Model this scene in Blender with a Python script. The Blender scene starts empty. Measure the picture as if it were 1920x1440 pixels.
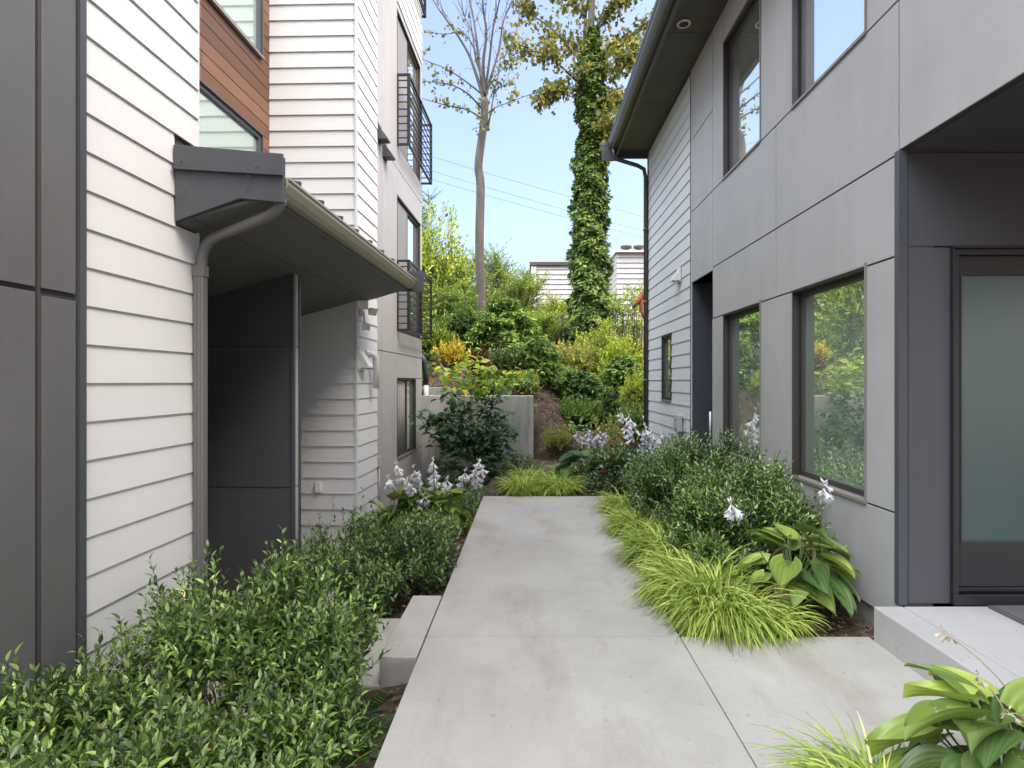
import bpy, math, random
import numpy as np
from mathutils import Vector
S = bpy.context.scene
rad = math.radians
# ------------------------------------------------------------------ camera
CX, CY, FP, H = 993.0, 716.0, 1050.0, 1.5
cam_d = bpy.data.cameras.new('camera'); cam = bpy.data.objects.new('camera', cam_d)
S.collection.objects.link(cam); S.camera = cam
cam.location = (0, 0, H); cam.rotation_euler = (rad(90), 0, 0)
cam_d.sensor_width = 36; cam_d.lens = 36*FP/1920
cam_d.shift_x = -(CX-960)/1920; cam_d.shift_y = (CY-720)/1920
cam_d.clip_start = .05; cam_d.clip_end = 3000
# ------------------------------------------------------------------ light
SUN_EL, SUN_AZ = rad(52), rad(120)          # azimuth from +Y towards -X
w = bpy.data.worlds.new('World'); S.world = w; w.use_nodes = True
nt = w.node_tree; nt.nodes.clear()
out = nt.nodes.new('ShaderNodeOutputWorld'); bg = nt.nodes.new('ShaderNodeBackground')
sky = nt.nodes.new('ShaderNodeTexSky'); sky.sky_type = 'NISHITA'; sky.sun_disc = False
sky.sun_elevation = SUN_EL; sky.sun_rotation = SUN_AZ
sky.air_density = .75; sky.dust_density = 6; sky.ozone_density = 1.0
bg.inputs['Strength'].default_value = .095
nt.links.new(sky.outputs[0], bg.inputs[0]); nt.links.new(bg.outputs[0], out.inputs[0])
sl = bpy.data.lights.new('sun', 'SUN'); sl.energy = 1.5; sl.angle = rad(60); sl.color = (.975, .975, 1)
sun = bpy.data.objects.new('sun', sl); S.collection.objects.link(sun)
sd = Vector((-math.sin(SUN_AZ)*math.cos(SUN_EL), math.cos(SUN_AZ)*math.cos(SUN_EL), math.sin(SUN_EL)))
sun.rotation_euler = sd.to_track_quat('Z', 'Y').to_euler(); sun.location = sd*30
S.view_settings.view_transform = 'Standard'; S.view_settings.look = 'None'
S.view_settings.exposure = 2.6; S.view_settings.gamma = 1
S.cycles.max_bounces = 8; S.cycles.transparent_max_bounces = 8
# ------------------------------------------------------------------ materials
def srgb(r, g, b):
    f = lambda c: (c/255/12.92) if c/255 <= .04045 else ((c/255+.055)/1.055)**2.4
    return (f(r), f(g), f(b), 1)
def newmat(name):
    m = bpy.data.materials.new(name); m.use_nodes = True
    n = m.node_tree; return m, n, n.nodes['Principled BSDF']
def coords(n):
    return n.nodes.new('ShaderNodeTexCoord').outputs['Object']
def noise(n, vec, scale, detail=4, rough=.55, stretch=None):
    t = n.nodes.new('ShaderNodeTexNoise'); t.inputs['Scale'].default_value = scale
    t.inputs['Detail'].default_value = detail; t.inputs['Roughness'].default_value = rough
    if stretch:
        mp = n.nodes.new('ShaderNodeMapping'); mp.inputs['Scale'].default_value = stretch
        n.links.new(vec, mp.inputs['Vector']); vec = mp.outputs[0]
    n.links.new(vec, t.inputs['Vector']); return t.outputs['Fac']
def ramp(n, fac, stops):
    r = n.nodes.new('ShaderNodeValToRGB'); e = r.color_ramp.elements
    while len(e) > 1: e.remove(e[-1])
    e[0].position = stops[0][0]; e[0].color = stops[0][1]
    for p, c in stops[1:]:
        x = e.new(p); x.color = c
    n.links.new(fac, r.inputs[0]); return r.outputs[0]
def mix(n, a, b, fac, blend='MIX'):
    m = n.nodes.new('ShaderNodeMix'); m.data_type = 'RGBA'; m.blend_type = blend
    if isinstance(fac, float): m.inputs[0].default_value = fac
    else: n.links.new(fac, m.inputs[0])
    n.links.new(a, m.inputs[6]); n.links.new(b, m.inputs[7]); return m.outputs[2]
def bump(n, b, h, strength, dist=.01):
    x = n.nodes.new('ShaderNodeBump'); x.inputs['Strength'].default_value = strength; x.inputs['Distance'].default_value = dist
    n.links.new(h, x.inputs['Height']); n.links.new(x.outputs[0], b.inputs['Normal'])
def g(v, t=(1, 1, 1)): return (v*t[0], v*t[1], v*t[2], 1)
def paint(name, col, var=.08, rough=.55, bs=.15, grain=60, streak=True):
    m, n, b = newmat(name); c = coords(n)
    f1 = noise(n, c, 1.6, 5, .6, (1, 1, .35) if streak else None)
    lo = tuple(x*(1-var) for x in col[:3])+(1,); hi = tuple(min(1, x*(1+var)) for x in col[:3])+(1,)
    n.links.new(ramp(n, f1, [(.3, lo), (.7, hi)]), b.inputs['Base Color'])
    b.inputs['Roughness'].default_value = rough
    bump(n, b, noise(n, c, grain, 3), bs, .003); return m
def weathered(name, col, var):
    m, n, b = newmat(name); c = coords(n)
    lo = tuple(x*(1-var) for x in col[:3])+(1,); hi = tuple(min(1, x*(1+var)) for x in col[:3])+(1,)
    a = ramp(n, noise(n, c, 1.3, 6, .62), [(.3, lo), (.7, hi)])
    st = ramp(n, noise(n, c, 5, 5, .65, (1, 1, .09)), [(.35, g(.93)), (.6, g(1.0)), (.8, g(1.05))])
    sp = ramp(n, noise(n, c, 34, 2, .5), [(.24, g(.80)), (.29, g(1.0))])
    a = mix(n, a, st, .9, 'MULTIPLY'); a = mix(n, a, sp, .45, 'MULTIPLY'); n.links.new(a, b.inputs['Base Color'])
    rr_ = ramp(n, noise(n, c, 3, 4), [(.3, g(.42)), (.7, g(.58))]); n.links.new(rr_, b.inputs['Roughness'])
    bump(n, b, noise(n, c, 150, 3), .25, .003); return m
def metal(name, col, rough=.4, var=.1):
    m = paint(name, col, var, rough, .03, 30); return m
def concrete(name, lo, hi, stain):
    m, n, b = newmat(name); c = coords(n)
    base = ramp(n, noise(n, c, 1.1, 8, .62), [(.28, lo), (.72, hi)])
    st = ramp(n, noise(n, c, .7, 6, .7, (2.2, .7, 1)), [(.5, (1, 1, 1, 1)), (.75, stain)])
    fine = ramp(n, noise(n, c, 90, 3, .7), [(.25, g(.86)), (.6, g(1.0))])
    pits = ramp(n, noise(n, c, 22, 2, .5), [(.27, g(.62)), (.31, g(1.0))])
    a = mix(n, base, st, .9, 'MULTIPLY'); a = mix(n, a, fine, .8, 'MULTIPLY'); a = mix(n, a, pits, .5, 'MULTIPLY')
    n.links.new(a, b.inputs['Base Color']); b.inputs['Roughness'].default_value = .82
    br = noise(n, c, 1, 3, .6, (5, 190, 1)); md = n.nodes.new('ShaderNodeMath'); md.operation = 'ADD'; n.links.new(noise(n, c, 55, 6, .7), md.inputs[0]); n.links.new(br, md.inputs[1])
    bump(n, b, md.outputs[0], .28, .004); return m
def leafmat(name, stops, rough=.42, trans=.28, spec=.5):
    m, n, b = newmat(name)
    ge = n.nodes.new('ShaderNodeNewGeometry')
    col = ramp(n, ge.outputs['Random Per Island'], stops)
    pn = ramp(n, noise(n, coords(n), 2.2, 3), [(.3, g(.72)), (.7, g(1.25))])
    col = mix(n, col, pn, .8, 'MULTIPLY')
    n.links.new(col, b.inputs['Base Color']); b.inputs['Roughness'].default_value = rough
    b.inputs['Specular IOR Level'].default_value = spec
    tr = n.nodes.new('ShaderNodeBsdfTranslucent'); n.links.new(col, tr.inputs[0])
    ms = n.nodes.new('ShaderNodeMixShader'); ms.inputs[0].default_value = trans
    o = n.nodes['Material Output']
    n.links.new(b.outputs[0], ms.inputs[1]); n.links.new(tr.outputs[0], ms.inputs[2]); n.links.new(ms.outputs[0], o.inputs[0])
    return m
def glassmat(name, refl, dark, tint, lo=.38, hi=.9):
    m, n, b = newmat(name)
    gl = n.nodes.new('ShaderNodeBsdfGlossy'); gl.inputs['Color'].default_value = tint; gl.inputs['Roughness'].default_value = refl
    b.inputs['Base Color'].default_value = dark; b.inputs['Roughness'].default_value = .3
    lw = n.nodes.new('ShaderNodeLayerWeight'); lw.inputs[0].default_value = .35
    mr = n.nodes.new('ShaderNodeMapRange'); mr.inputs[3].default_value = lo; mr.inputs[4].default_value = hi
    n.links.new(lw.outputs['Facing'], mr.inputs[0])
    ms = n.nodes.new('ShaderNodeMixShader'); n.links.new(mr.outputs[0], ms.inputs[0])
    n.links.new(b.outputs[0], ms.inputs[1]); n.links.new(gl.outputs[0], ms.inputs[2])
    n.links.new(ms.outputs[0], n.nodes['Material Output'].inputs[0])
    bp = n.nodes.new('ShaderNodeBump'); bp.inputs['Strength'].default_value = .095; bp.inputs['Distance'].default_value = .01
    n.links.new(noise(n, coords(n), 1.6, 2), bp.inputs['Height']); n.links.new(bp.outputs[0], gl.inputs['Normal'])
    return m
M = {}
M['white'] = paint('white_siding', (.515, .535, .545, 1), .035, .6, .12, 90)
M['lightgrey'] = paint('pale_grey_siding', (.34, .34, .335, 1), .06, .6, .12, 90)
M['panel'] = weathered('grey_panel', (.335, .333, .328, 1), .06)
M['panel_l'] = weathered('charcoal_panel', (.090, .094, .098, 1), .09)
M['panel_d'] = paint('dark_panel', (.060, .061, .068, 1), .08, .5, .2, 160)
M['backing'] = paint('dark_backing_board', (.035, .035, .037, 1), .1, .8)  # plain dark board that shows through the panel joints
M['trim'] = paint('slate_trim', (.055, .060, .070, 1), .12, .45, .25, 40)
M['slate'] = paint('slate_wood', (.052, .057, .066, 1), .2, .5, .5, 45)
M['soffit'] = paint('soffit_board', (.105, .105, .104, 1), .1, .6, .15, 80, False)
M['soffit_r'] = paint('eave_board', (.068, .061, .054, 1), .12, .6, .15, 80, False)
M['gutter'] = metal('gutter_metal', (.30, .285, .22, 1), .35)
M['gutter_dark'] = metal('bronze_gutter', (.055, .050, .047, 1), .35)
M['pipe'] = metal('grey_downspout', (.12, .12, .118, 1), .42)
M['bronze'] = metal('bronze_frame', (.035, .031, .028, 1), .4)
M['sill'] = metal('taupe_flashing', (.19, .175, .155, 1), .4)
M['black'] = metal('black_metal', (.012, .012, .013, 1), .4)
M['blackdoor'] = metal('black_door', (.018, .018, .020, 1), .45)
M['whiteplastic'] = paint('white_plastic', (.62, .62, .61, 1), .04, .4)
M['greybox'] = paint('grey_box', (.34, .35, .35, 1), .06, .45)
M['cream'] = paint('cream_vent', (.66, .64, .54, 1), .04, .5)
M['glass'] = glassmat('window_glass', .01, (.36, .48, .38, 1), (.95, 1.0, .94, 1), .58, 1.0)  # pale green base stands in for hazy reflections and blinds inside
M['glass_up'] = glassmat('upper_window_glass', .01, (.6, .64, .62, 1), (1, 1, .98, 1), .75, 1.0)  # near-white base stands in for the bright sky reflection
M['frost'] = glassmat('frosted_glass', .35, (.034, .058, .060, 1), (.30, .40, .39, 1), .12, .4)
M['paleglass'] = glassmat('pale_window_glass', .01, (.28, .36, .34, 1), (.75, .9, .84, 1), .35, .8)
M['curtain'] = paint('curtain', (.20, .20, .205, 1), .1, .7)
M['concrete'] = concrete('walkway_concrete', (.31, .298, .262, 1), (.44, .428, .385, 1), (.66, .63, .56, 1))
M['concrete2'] = concrete('platform_concrete', (.34, .34, .33, 1), (.41, .41, .395, 1), (.86, .85, .83, 1))
M['found'] = concrete('foundation_concrete', (.16, .155, .145, 1), (.26, .25, .235, 1), (.6, .58, .55, 1))
M['joint'] = paint('joint_line', (.06, .058, .052, 1), .2, .9)
M['chim'] = metal('rusty_cap', (.05, .04, .035, 1), .6)
M['mat'] = paint('mat_fibre', (.085, .085, .088, 1), .3, .95, .9, 300, False)
M['wire'] = metal('cable', (.12, .12, .13, 1), .6)
def mk_retwall():
    m, n, b = newmat('retaining_concrete'); c = coords(n)
    base = ramp(n, noise(n, c, 1.3, 8, .65), [(.3, (.33, .33, .315, 1)), (.7, (.50, .50, .48, 1))])
    st = ramp(n, noise(n, c, 3.0, 6, .7, (3, 3, .22)), [(.42, (1, 1, 1, 1)), (.72, (.5, .48, .43, 1))])
    a = mix(n, base, st, .8, 'MULTIPLY'); n.links.new(a, b.inputs['Base Color']); b.inputs['Roughness'].default_value = .85
    bump(n, b, noise(n, c, 40, 6, .7), .3, .004); return m
M['ret'] = mk_retwall()
def mk_wood():
    m, n, b = newmat('cedar_cladding'); c = coords(n)
    ge = n.nodes.new('ShaderNodeNewGeometry')
    a = ramp(n, ge.outputs['Random Per Island'], [(0, (.085, .038, .020, 1)), (.5, (.13, .060, .032, 1)), (1, (.18, .088, .048, 1))])
    gr = ramp(n, noise(n, c, 9, 6, .65, (1, .35, 9)), [(.3, g(.55)), (.7, g(1.15))])
    n.links.new(mix(n, a, gr, .8, 'MULTIPLY'), b.inputs['Base Color']); b.inputs['Roughness'].default_value = .55
    bump(n, b, noise(n, c, 12, 5, .6, (1, .3, 10)), .3, .003); return m
M['wood'] = mk_wood()
def mk_soil():
    m, n, b = newmat('soil'); c = coords(n)
    a = ramp(n, noise(n, c, 6, 8, .7), [(.3, (.035, .022, .014, 1)), (.55, (.11, .07, .045, 1)), (.72, (.20, .145, .10, 1))])
    n.links.new(a, b.inputs['Base Color']); b.inputs['Roughness'].default_value = .95
    bump(n, b, noise(n, c, 30, 8, .75), 1.0, .03); return m
M['soil'] = mk_soil()
def bark(name, lo, hi, sc=7):
    m, n, b = newmat(name); c = coords(n)
    a = ramp(n, noise(n, c, sc, 8, .7, (1, 1, .22)), [(.3, lo), (.7, hi)])
    n.links.new(a, b.inputs['Base Color']); b.inputs['Roughness'].default_value = .9
    bump(n, b, noise(n, c, sc*3, 6, .7, (1, 1, .2)), .8, .02); return m
M['bark'] = bark('grey_bark', (.030, .026, .023, 1), (.105, .092, .080, 1))
M['bark_d'] = bark('brown_bark', (.03, .022, .016, 1), (.10, .075, .055, 1))
M['stump'] = bark('weathered_log', (.12, .085, .06, 1), (.42, .34, .27, 1), 4)
M['drift'] = bark('red_driftwood', (.12, .04, .02, 1), (.28, .11, .055, 1), 8)
M['stem'] = paint('green_stem', (.10, .13, .04, 1), .2, .6)
M['stem_b'] = paint('woody_stem', (.06, .045, .025, 1), .2, .8)
def L(name, stops, *a):
    k = LK.get(name, 1.0)
    return leafmat(name, [(p, tuple(min(.85, q*k) for q in c[:3])+(1,)) for p, c in stops], *a)
LK = {'glossy_leaf': 2.8, 'dark_glossy_leaf': 3.3, 'feathery_green': 2.3, 'dark_feathery_green': 2.3, 'light_green': 1.5, 'yellow_green': 1.3, 'ivy_leaf': 1.8, 'olive_maple_leaf': 1.35, 'dark_broad_leaf': 1.5, 'hosta_leaf': 1.35, 'dark_hosta_leaf': 1.3, 'golden_grass': 1.3, 'fern_green': 1.4, 'rusty_leaf': 1.3, 'yellow_broad_leaf': 1.3, 'bright_green': 1.2}
M['lf_sar'] = L('glossy_leaf', [(0, (.012, .028, .010, 1)), (.45, (.040, .080, .020, 1)), (.8, (.085, .148, .028, 1)), (.99, (.18, .28, .06, 1)), (1, (.30, .22, .05, 1))], .26, .22, .8)
M['lf_sard'] = L('dark_glossy_leaf', [(0, (.010, .021, .010, 1)), (.5, (.028, .052, .019, 1)), (.85, (.06, .10, .026, 1)), (.975, (.11, .17, .04, 1)), (1, (.26, .17, .04, 1))], .36, .2, .7)
M['lf_new'] = L('young_leaf', [(0, (.055, .105, .025, 1)), (.5, (.12, .21, .04, 1)), (1, (.28, .40, .11, 1))], .35, .3, .7)
M['lf_hak'] = L('golden_grass', [(0, (.30, .22, .08, 1)), (.05, (.12, .21, .025, 1)), (.5, (.30, .40, .06, 1)), (1, (.58, .62, .18, 1))], .5, .35)
M['lf_hos'] = L('hosta_leaf', [(0, (.05, .10, .028, 1)), (.5, (.12, .19, .035, 1)), (1, (.27, .34, .06, 1))], .42, .25)
M['lf_hosd'] = L('dark_hosta_leaf', [(0, (.022, .06, .018, 1)), (.6, (.045, .11, .022, 1)), (1, (.10, .19, .03, 1))], .42, .2)
M['lf_wilt'] = L('withered_leaf', [(0, (.20, .13, .06, 1)), (.5, (.42, .33, .19, 1)), (1, (.55, .47, .33, 1))], .7, .3)
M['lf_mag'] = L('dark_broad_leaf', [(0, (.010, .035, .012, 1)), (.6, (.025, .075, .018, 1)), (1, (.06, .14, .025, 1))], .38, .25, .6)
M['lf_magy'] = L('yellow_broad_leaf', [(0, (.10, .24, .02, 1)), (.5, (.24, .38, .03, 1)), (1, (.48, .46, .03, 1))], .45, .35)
M['lf_con'] = L('feathery_green', [(0, (.030, .060, .014, 1)), (.6, (.075, .125, .024, 1)), (1, (.16, .23, .045, 1))], .6, .25, .3)
M['lf_cond'] = L('dark_feathery_green', [(0, (.016, .036, .012, 1)), (.6, (.044, .080, .022, 1)), (1, (.09, .145, .035, 1))], .6, .2, .3)
M['lf_loose'] = L('light_green', [(0, (.05, .10, .015, 1)), (.5, (.13, .20, .025, 1)), (1, (.28, .34, .06, 1))], .55, .35, .3)
M['lf_yel'] = L('yellow_green', [(0, (.10, .18, .02, 1)), (.5, (.28, .36, .04, 1)), (1, (.50, .50, .09, 1))], .5, .35, .3)
M['lf_gold'] = L('golden_leaf', [(0, (.35, .30, .02, 1)), (.5, (.62, .48, .04, 1)), (1, (.78, .62, .10, 1))], .5, .3, .3)
M['lf_rust'] = L('rusty_leaf', [(0, (.10, .18, .03, 1)), (.6, (.26, .32, .06, 1)), (.85, (.34, .26, .09, 1)), (1, (.42, .19, .08, 1))], .6, .3, .3)
M['lf_dead'] = L('dead_red_leaf', [(0, (.07, .015, .012, 1)), (.6, (.16, .045, .03, 1)), (1, (.28, .11, .06, 1))], .7, .2, .2)
M['lf_ivy'] = L('ivy_leaf', [(0, (.016, .036, .007, 1)), (.5, (.045, .082, .012, 1)), (.9, (.095, .14, .02, 1)), (1, (.16, .20, .035, 1))], .5, .3, .3)
M['lf_map'] = L('olive_maple_leaf', [(0, (.05, .065, .012, 1)), (.6, (.12, .13, .022, 1)), (1, (.24, .19, .035, 1))], .55, .4, .3)
M['lf_grey'] = L('grey_green', [(0, (.07, .11, .05, 1)), (1, (.22, .27, .15, 1))], .6, .25, .3)
M['lf_fern'] = L('fern_green', [(0, (.02, .05, .012, 1)), (.8, (.05, .12, .02, 1)), (1, (.14, .10, .03, 1))], .5, .25, .3)
M['lf_br'] = L('bright_green', [(0, (.06, .13, .018, 1)), (1, (.19, .31, .05, 1))], .5, .35, .3)
M['lf_pinkg'] = L('pinkish_plume', [(0, (.25, .22, .08, 1)), (.5, (.48, .38, .18, 1)), (1, (.55, .28, .22, 1))], .7, .3, .2)
M['petal'] = L('white_petal', [(0, (.74, .72, .78, 1)), (1, (.88, .87, .90, 1))], .5, .3, .3)
M['petal_dry'] = L('dry_petal', [(0, (.42, .36, .26, 1)), (1, (.62, .56, .45, 1))], .7, .3, .2)
M['pink'] = L('pink_petal', [(0, (.35, .03, .13, 1)), (1, (.62, .12, .32, 1))], .5, .3, .3)
M['litter'] = L('leaf_litter', [(0, (.05, .03, .018, 1)), (.6, (.16, .10, .06, 1)), (1, (.34, .24, .15, 1))], .8, .1, .2)
# ------------------------------------------------------------------ helpers
OFF = {}
def link(o): S.collection.objects.link(o)
def tag(o, label=None, cat=None, group=None, kind=None):
    if label: o['label'] = label
    if cat: o['category'] = cat
    if group: o['group'] = group
    if kind: o['kind'] = kind
    return o
def empty(name, loc, label, cat, group=None):
    o = bpy.data.objects.new(name, None); link(o); o.location = loc; OFF[o.name] = Vector(loc)
    o.empty_display_size = .1
    return tag(o, label, cat, group)
def place(me, name, mat, parent, loc=None):
    o = bpy.data.objects.new(name, me); link(o); me.name = name
    me.materials.append(mat)
    if parent is not None:
        o.parent = parent; off = OFF[parent.name]
        OFF[o.name] = off
    else:
        off = Vector(loc) if loc is not None else Vector((0, 0, 0)); o.location = off; OFF[o.name] = off
    if off.length > 0:
        from mathutils import Matrix
        me.transform(Matrix.Translation(-off))
    return o
class Fr:
    """a frame turned about the camera's foot: u across, v along the wall"""
    def __init__(s, vpx): s.t = math.atan((vpx-CX)/FP); s.c = math.cos(s.t); s.s = math.sin(s.t)
    def w(s, u, v, z): return (u*s.c+v*s.s, v*s.c-u*s.s, z)
FL, FRt, F0 = Fr(1020), Fr(987), Fr(CX)
class MB:
    def __init__(s): s.v = []; s.f = []
    def box(s, F, u0, u1, v0, v1, z0, z1):
        if u0 > u1: u0, u1 = u1, u0
        if v0 > v1: v0, v1 = v1, v0
        b = len(s.v)
        for z in (z0, z1):
            for u, v in ((u0, v0), (u1, v0), (u1, v1), (u0, v1)): s.v.append(F.w(u, v, z))
        s.f += [(b+3, b+2, b+1, b), (b+4, b+5, b+6, b+7), (b, b+1, b+5, b+4), (b+1, b+2, b+6, b+5), (b+2, b+3, b+7, b+6), (b+3, b, b+4, b+7)]
        return s
    def prism(s, pts0, pts1):
        b = len(s.v); n = len(pts0); s.v += [tuple(p) for p in pts0]+[tuple(p) for p in pts1]
        s.f += [tuple(range(b+n-1, b-1, -1)), tuple(range(b+n, b+2*n))]
        s.f += [(b+i, b+(i+1) % n, b+n+(i+1) % n, b+n+i) for i in range(n)]; return s
    def tube(s, pts, rads, n=8, prof=None, cap=True):
        pts = [Vector(p) for p in pts]
        if not hasattr(rads, '__len__'): rads = [rads]*len(pts)
        b = len(s.v); k = len(pts); up = None
        for i, p in enumerate(pts):
            d = (pts[min(i+1, k-1)]-pts[max(i-1, 0)]).normalized()
            if up is None:
                up = Vector((0, 1, 0)) if abs(d.y) < .9 else Vector((1, 0, 0))
            a = (up-d*up.dot(d)).normalized(); c = d.cross(a); up = a
            for j in range(n):
                t = 2*math.pi*j/n; q = prof(j) if prof else 1
                s.v.append(tuple(p+(a*math.cos(t)+c*math.sin(t))*rads[i]*q))
        for i in range(k-1):
            for j in range(n):
                s.f.append((b+i*n+j, b+i*n+(j+1) % n, b+(i+1)*n+(j+1) % n, b+(i+1)*n+j))
        if cap:
            s.f.append(tuple(b+j for j in range(n-1, -1, -1))); s.f.append(tuple(b+(k-1)*n+j for j in range(n)))
        return s
    def lathe(s, c, prof, n=16):
        b = len(s.v)
        for r, z in prof:
            for j in range(n):
                t = 2*math.pi*j/n; s.v.append((c[0]+r*math.cos(t), c[1]+r*math.sin(t), c[2]+z))
        for i in range(len(prof)-1):
            for j in range(n): s.f.append((b+i*n+j, b+i*n+(j+1) % n, b+(i+1)*n+(j+1) % n, b+(i+1)*n+j))
        s.f.append(tuple(b+j for j in range(n-1, -1, -1))); s.f.append(tuple(b+(len(prof)-1)*n+j for j in range(n)))
        return s
    def build(s, name, mat, parent=None, smooth=False, bevel=0, loc=None):
        me = bpy.data.meshes.new(name); me.from_pydata(s.v, [], s.f)
        if smooth: me.polygons.foreach_set('use_smooth', [True]*len(me.polygons))
        me.update()
        o = place(me, name, mat, parent, loc)
        if bevel:
            bm = o.modifiers.new('bevel', 'BEVEL'); bm.width = bevel; bm.segments = 2; bm.limit_method = 'ANGLE'
        return o
def cells(v0, v1, z0, z1, ops):
    vs = sorted({v0, v1} | {x for o in ops for x in o[:2] if v0 < x < v1}); zs = sorted({z0, z1} | {x for o in ops for x in o[2:] if z0 < x < z1})
    r = []
    for a, b in zip(vs, vs[1:]):
        run = None
        for c, d in zip(zs, zs[1:]):
            m = ((a+b)/2, (c+d)/2)
            hit = any(o[0] < m[0] < o[1] and o[2] < m[1] < o[3] for o in ops)
            if hit: run = None
            elif run is not None: run[3] = d
            else: run = [a, b, c, d]; r.append(run)
    return r
def wall_u(mb, F, u, side, rects, ops, d0, d1):
    for R in rects:
        for a, b, c, d in cells(*R, ops): mb.box(F, u-side*d0, u-side*d1, a, b, c, d)
def panels_u(mb, F, u, side, rects, gap=.006, th=.012):
    for a, b, c, d in rects: mb.box(F, u, u-side*th, a+gap, b-gap, c+gap, d-gap)
def siding(mb, F, plane, side, a0, a1, z0, z1, zref, ops=(), axis='u', ex=.178, lap=.012, inn=.003, outt=.0145):
    """lap boards; axis 'u': wall plane u=const, boards run along v"""
    k0 = math.floor((z0-zref)/ex); z = zref+k0*ex
    while z < z1:
        lo = max(z, z0); hi = min(z+ex+lap, z1)
        if hi-lo > .01:
            iv = [(a0, a1)]
            for o in ops:
                if o[2] < (lo+min(z+ex, z1))/2 < o[3]:
                    nv = []
                    for p, q in iv:
                        if o[0] > p: nv.append((p, min(q, o[0])))
                        if o[1] < q: nv.append((max(p, o[1]), q))
                    iv = [(p, q) for p, q in nv if q-p > .005]
            for p, q in iv:
                b0 = outt; t0 = inn
                prof = [(0, lo), (b0, lo), (t0, hi), (0, hi)]
                P = []
                for e in (p, q):
                    P.append([F.w(plane+side*d, e, zz) if axis == 'u' else F.w(e, plane+side*d, zz) for d, zz in prof])
                mb.prism(P[0], P[1])
        z += ex
def window(parent, F, u, side, v0, v1, z0, z1, glass, rec=.075, fw=.05, mull=(), frame=None, sill=True, name='window'):
    """framed window set back from the wall face; side = outward direction"""
    fm = MB(); a, b = u-side*.10, u-side*(rec-.03)
    fr = frame or M['bronze']
    fm.box(F, a, b, v0, v0+fw, z0, z1); fm.box(F, a, b, v1-fw, v1, z0, z1)
    fm.box(F, a, b, v0+fw, v1-fw, z0, z0+fw); fm.box(F, a, b, v0+fw, v1-fw, z1-fw, z1)
    for mv in mull: fm.box(F, a, b, mv-fw/2, mv+fw/2, z0+fw, z1-fw)
    # reveal liner
    t = .012
    fm.box(F, b, u+side*.004, v0-.002, v0+t, z0, z1); fm.box(F, b, u+side*.004, v1-t, v1+.002, z0, z1)
    fm.box(F, b, u+side*.004, v0+t, v1-t, z1-t, z1+.002)
    wn = fm.build(name, fr, parent, bevel=.002)
    gm = MB(); gm.box(F, u-side*rec, u-side*(rec+.012), v0+fw-.004, v1-fw+.004, z0+fw-.004, z1-fw+.004)
    gm.build('glass', glass, wn)
    if sill:
        s2 = MB(); s2.box(F, b, u+side*.014, v0-.01, v1+.01, z0-.018, z0+.006); s2.build('sill', M['sill'], wn, bevel=.002)
    return wn
# ------------------------------------------------------------------ vegetation tools
def nrm(a): return a/np.maximum(np.linalg.norm(a, axis=-1, keepdims=True), 1e-9)
def npmesh(V, T, smooth=False):
    me = bpy.data.meshes.new('m'); V = np.ascontiguousarray(V, np.float32); T = np.ascontiguousarray(T, np.int32)
    k = T.shape[1]
    me.vertices.add(len(V)); me.vertices.foreach_set('co', V.ravel())
    me.loops.add(T.size); me.loops.foreach_set('vertex_index', T.ravel())
    me.polygons.add(len(T)); me.polygons.foreach_set('loop_start', np.arange(len(T), dtype=np.int32)*k)
    if smooth: me.polygons.foreach_set('use_smooth', np.ones(len(T), bool))
    me.update(calc_edges=True); return me
def leaf_t(w=.38, fold=.10, droop=.12):
    v = [(0, 0, 0), (0, .35, 0), (0, .7, -.3*droop), (0, 1, -droop), (-w/2, .33, fold), (-w*.40, .66, fold*.8-.3*droop), (w/2, .33, fold), (w*.40, .66, fold*.8-.3*droop)]
    f = [(0, 1, 4), (4, 1, 2), (4, 2, 5), (5, 2, 3), (0, 6, 1), (1, 6, 7), (1, 7, 2), (2, 7, 3)]
    return np.array(v, float), np.array(f)
def dia_t(w=.5, fold=.1):
    return np.array([(0, 0, 0), (-w/2, .45, fold), (0, 1, 0), (w/2, .45, fold)], float), np.array([(0, 2, 1), (0, 3, 2)])
def maple_t():
    v = [(0, 0, 0), (-.5, .15, .05), (-.22, .42, .0), (-.45, .8, .06), (0, 1.05, -.05), (.45, .8, .06), (.22, .42, 0), (.5, .15, .05), (0, .5, .03)]
    f = [(0, 8, 1), (1, 8, 2), (2, 8, 3), (3, 8, 4), (4, 8, 5), (5, 8, 6), (6, 8, 7), (7, 8, 0)]
    return np.array(v, float), np.array(f)
def inst(t, P, D, N, Sz):
    tv, tf = t; P = np.asarray(P); n = len(P)
    D = nrm(D); X = nrm(np.cross(D, N)); Z = np.cross(X, D); Sz = np.broadcast_to(np.asarray(Sz, float), (n,))[:, None, None]
    V = P[:, None, :]+Sz*(tv[None, :, 0, None]*X[:, None]+tv[None, :, 1, None]*D[:, None]+tv[None, :, 2, None]*Z[:, None])
    T = tf[None]+(np.arange(n)*len(tv))[:, None, None]
    return V.reshape(-1, 3), T.reshape(-1, tf.shape[1])
def join(parts):
    V = []; T = []; o = 0
    for v, t in parts: V.append(v); T.append(t+o); o += len(v)
    return np.concatenate(V), np.concatenate(T)
def basis(D):
    h = np.where(np.abs(D[:, 2:3]) < .9, np.array([[0, 0, 1.]]), np.array([[1., 0, 0]])); A = nrm(np.cross(D, h)); return A, np.cross(D, A)
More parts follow.
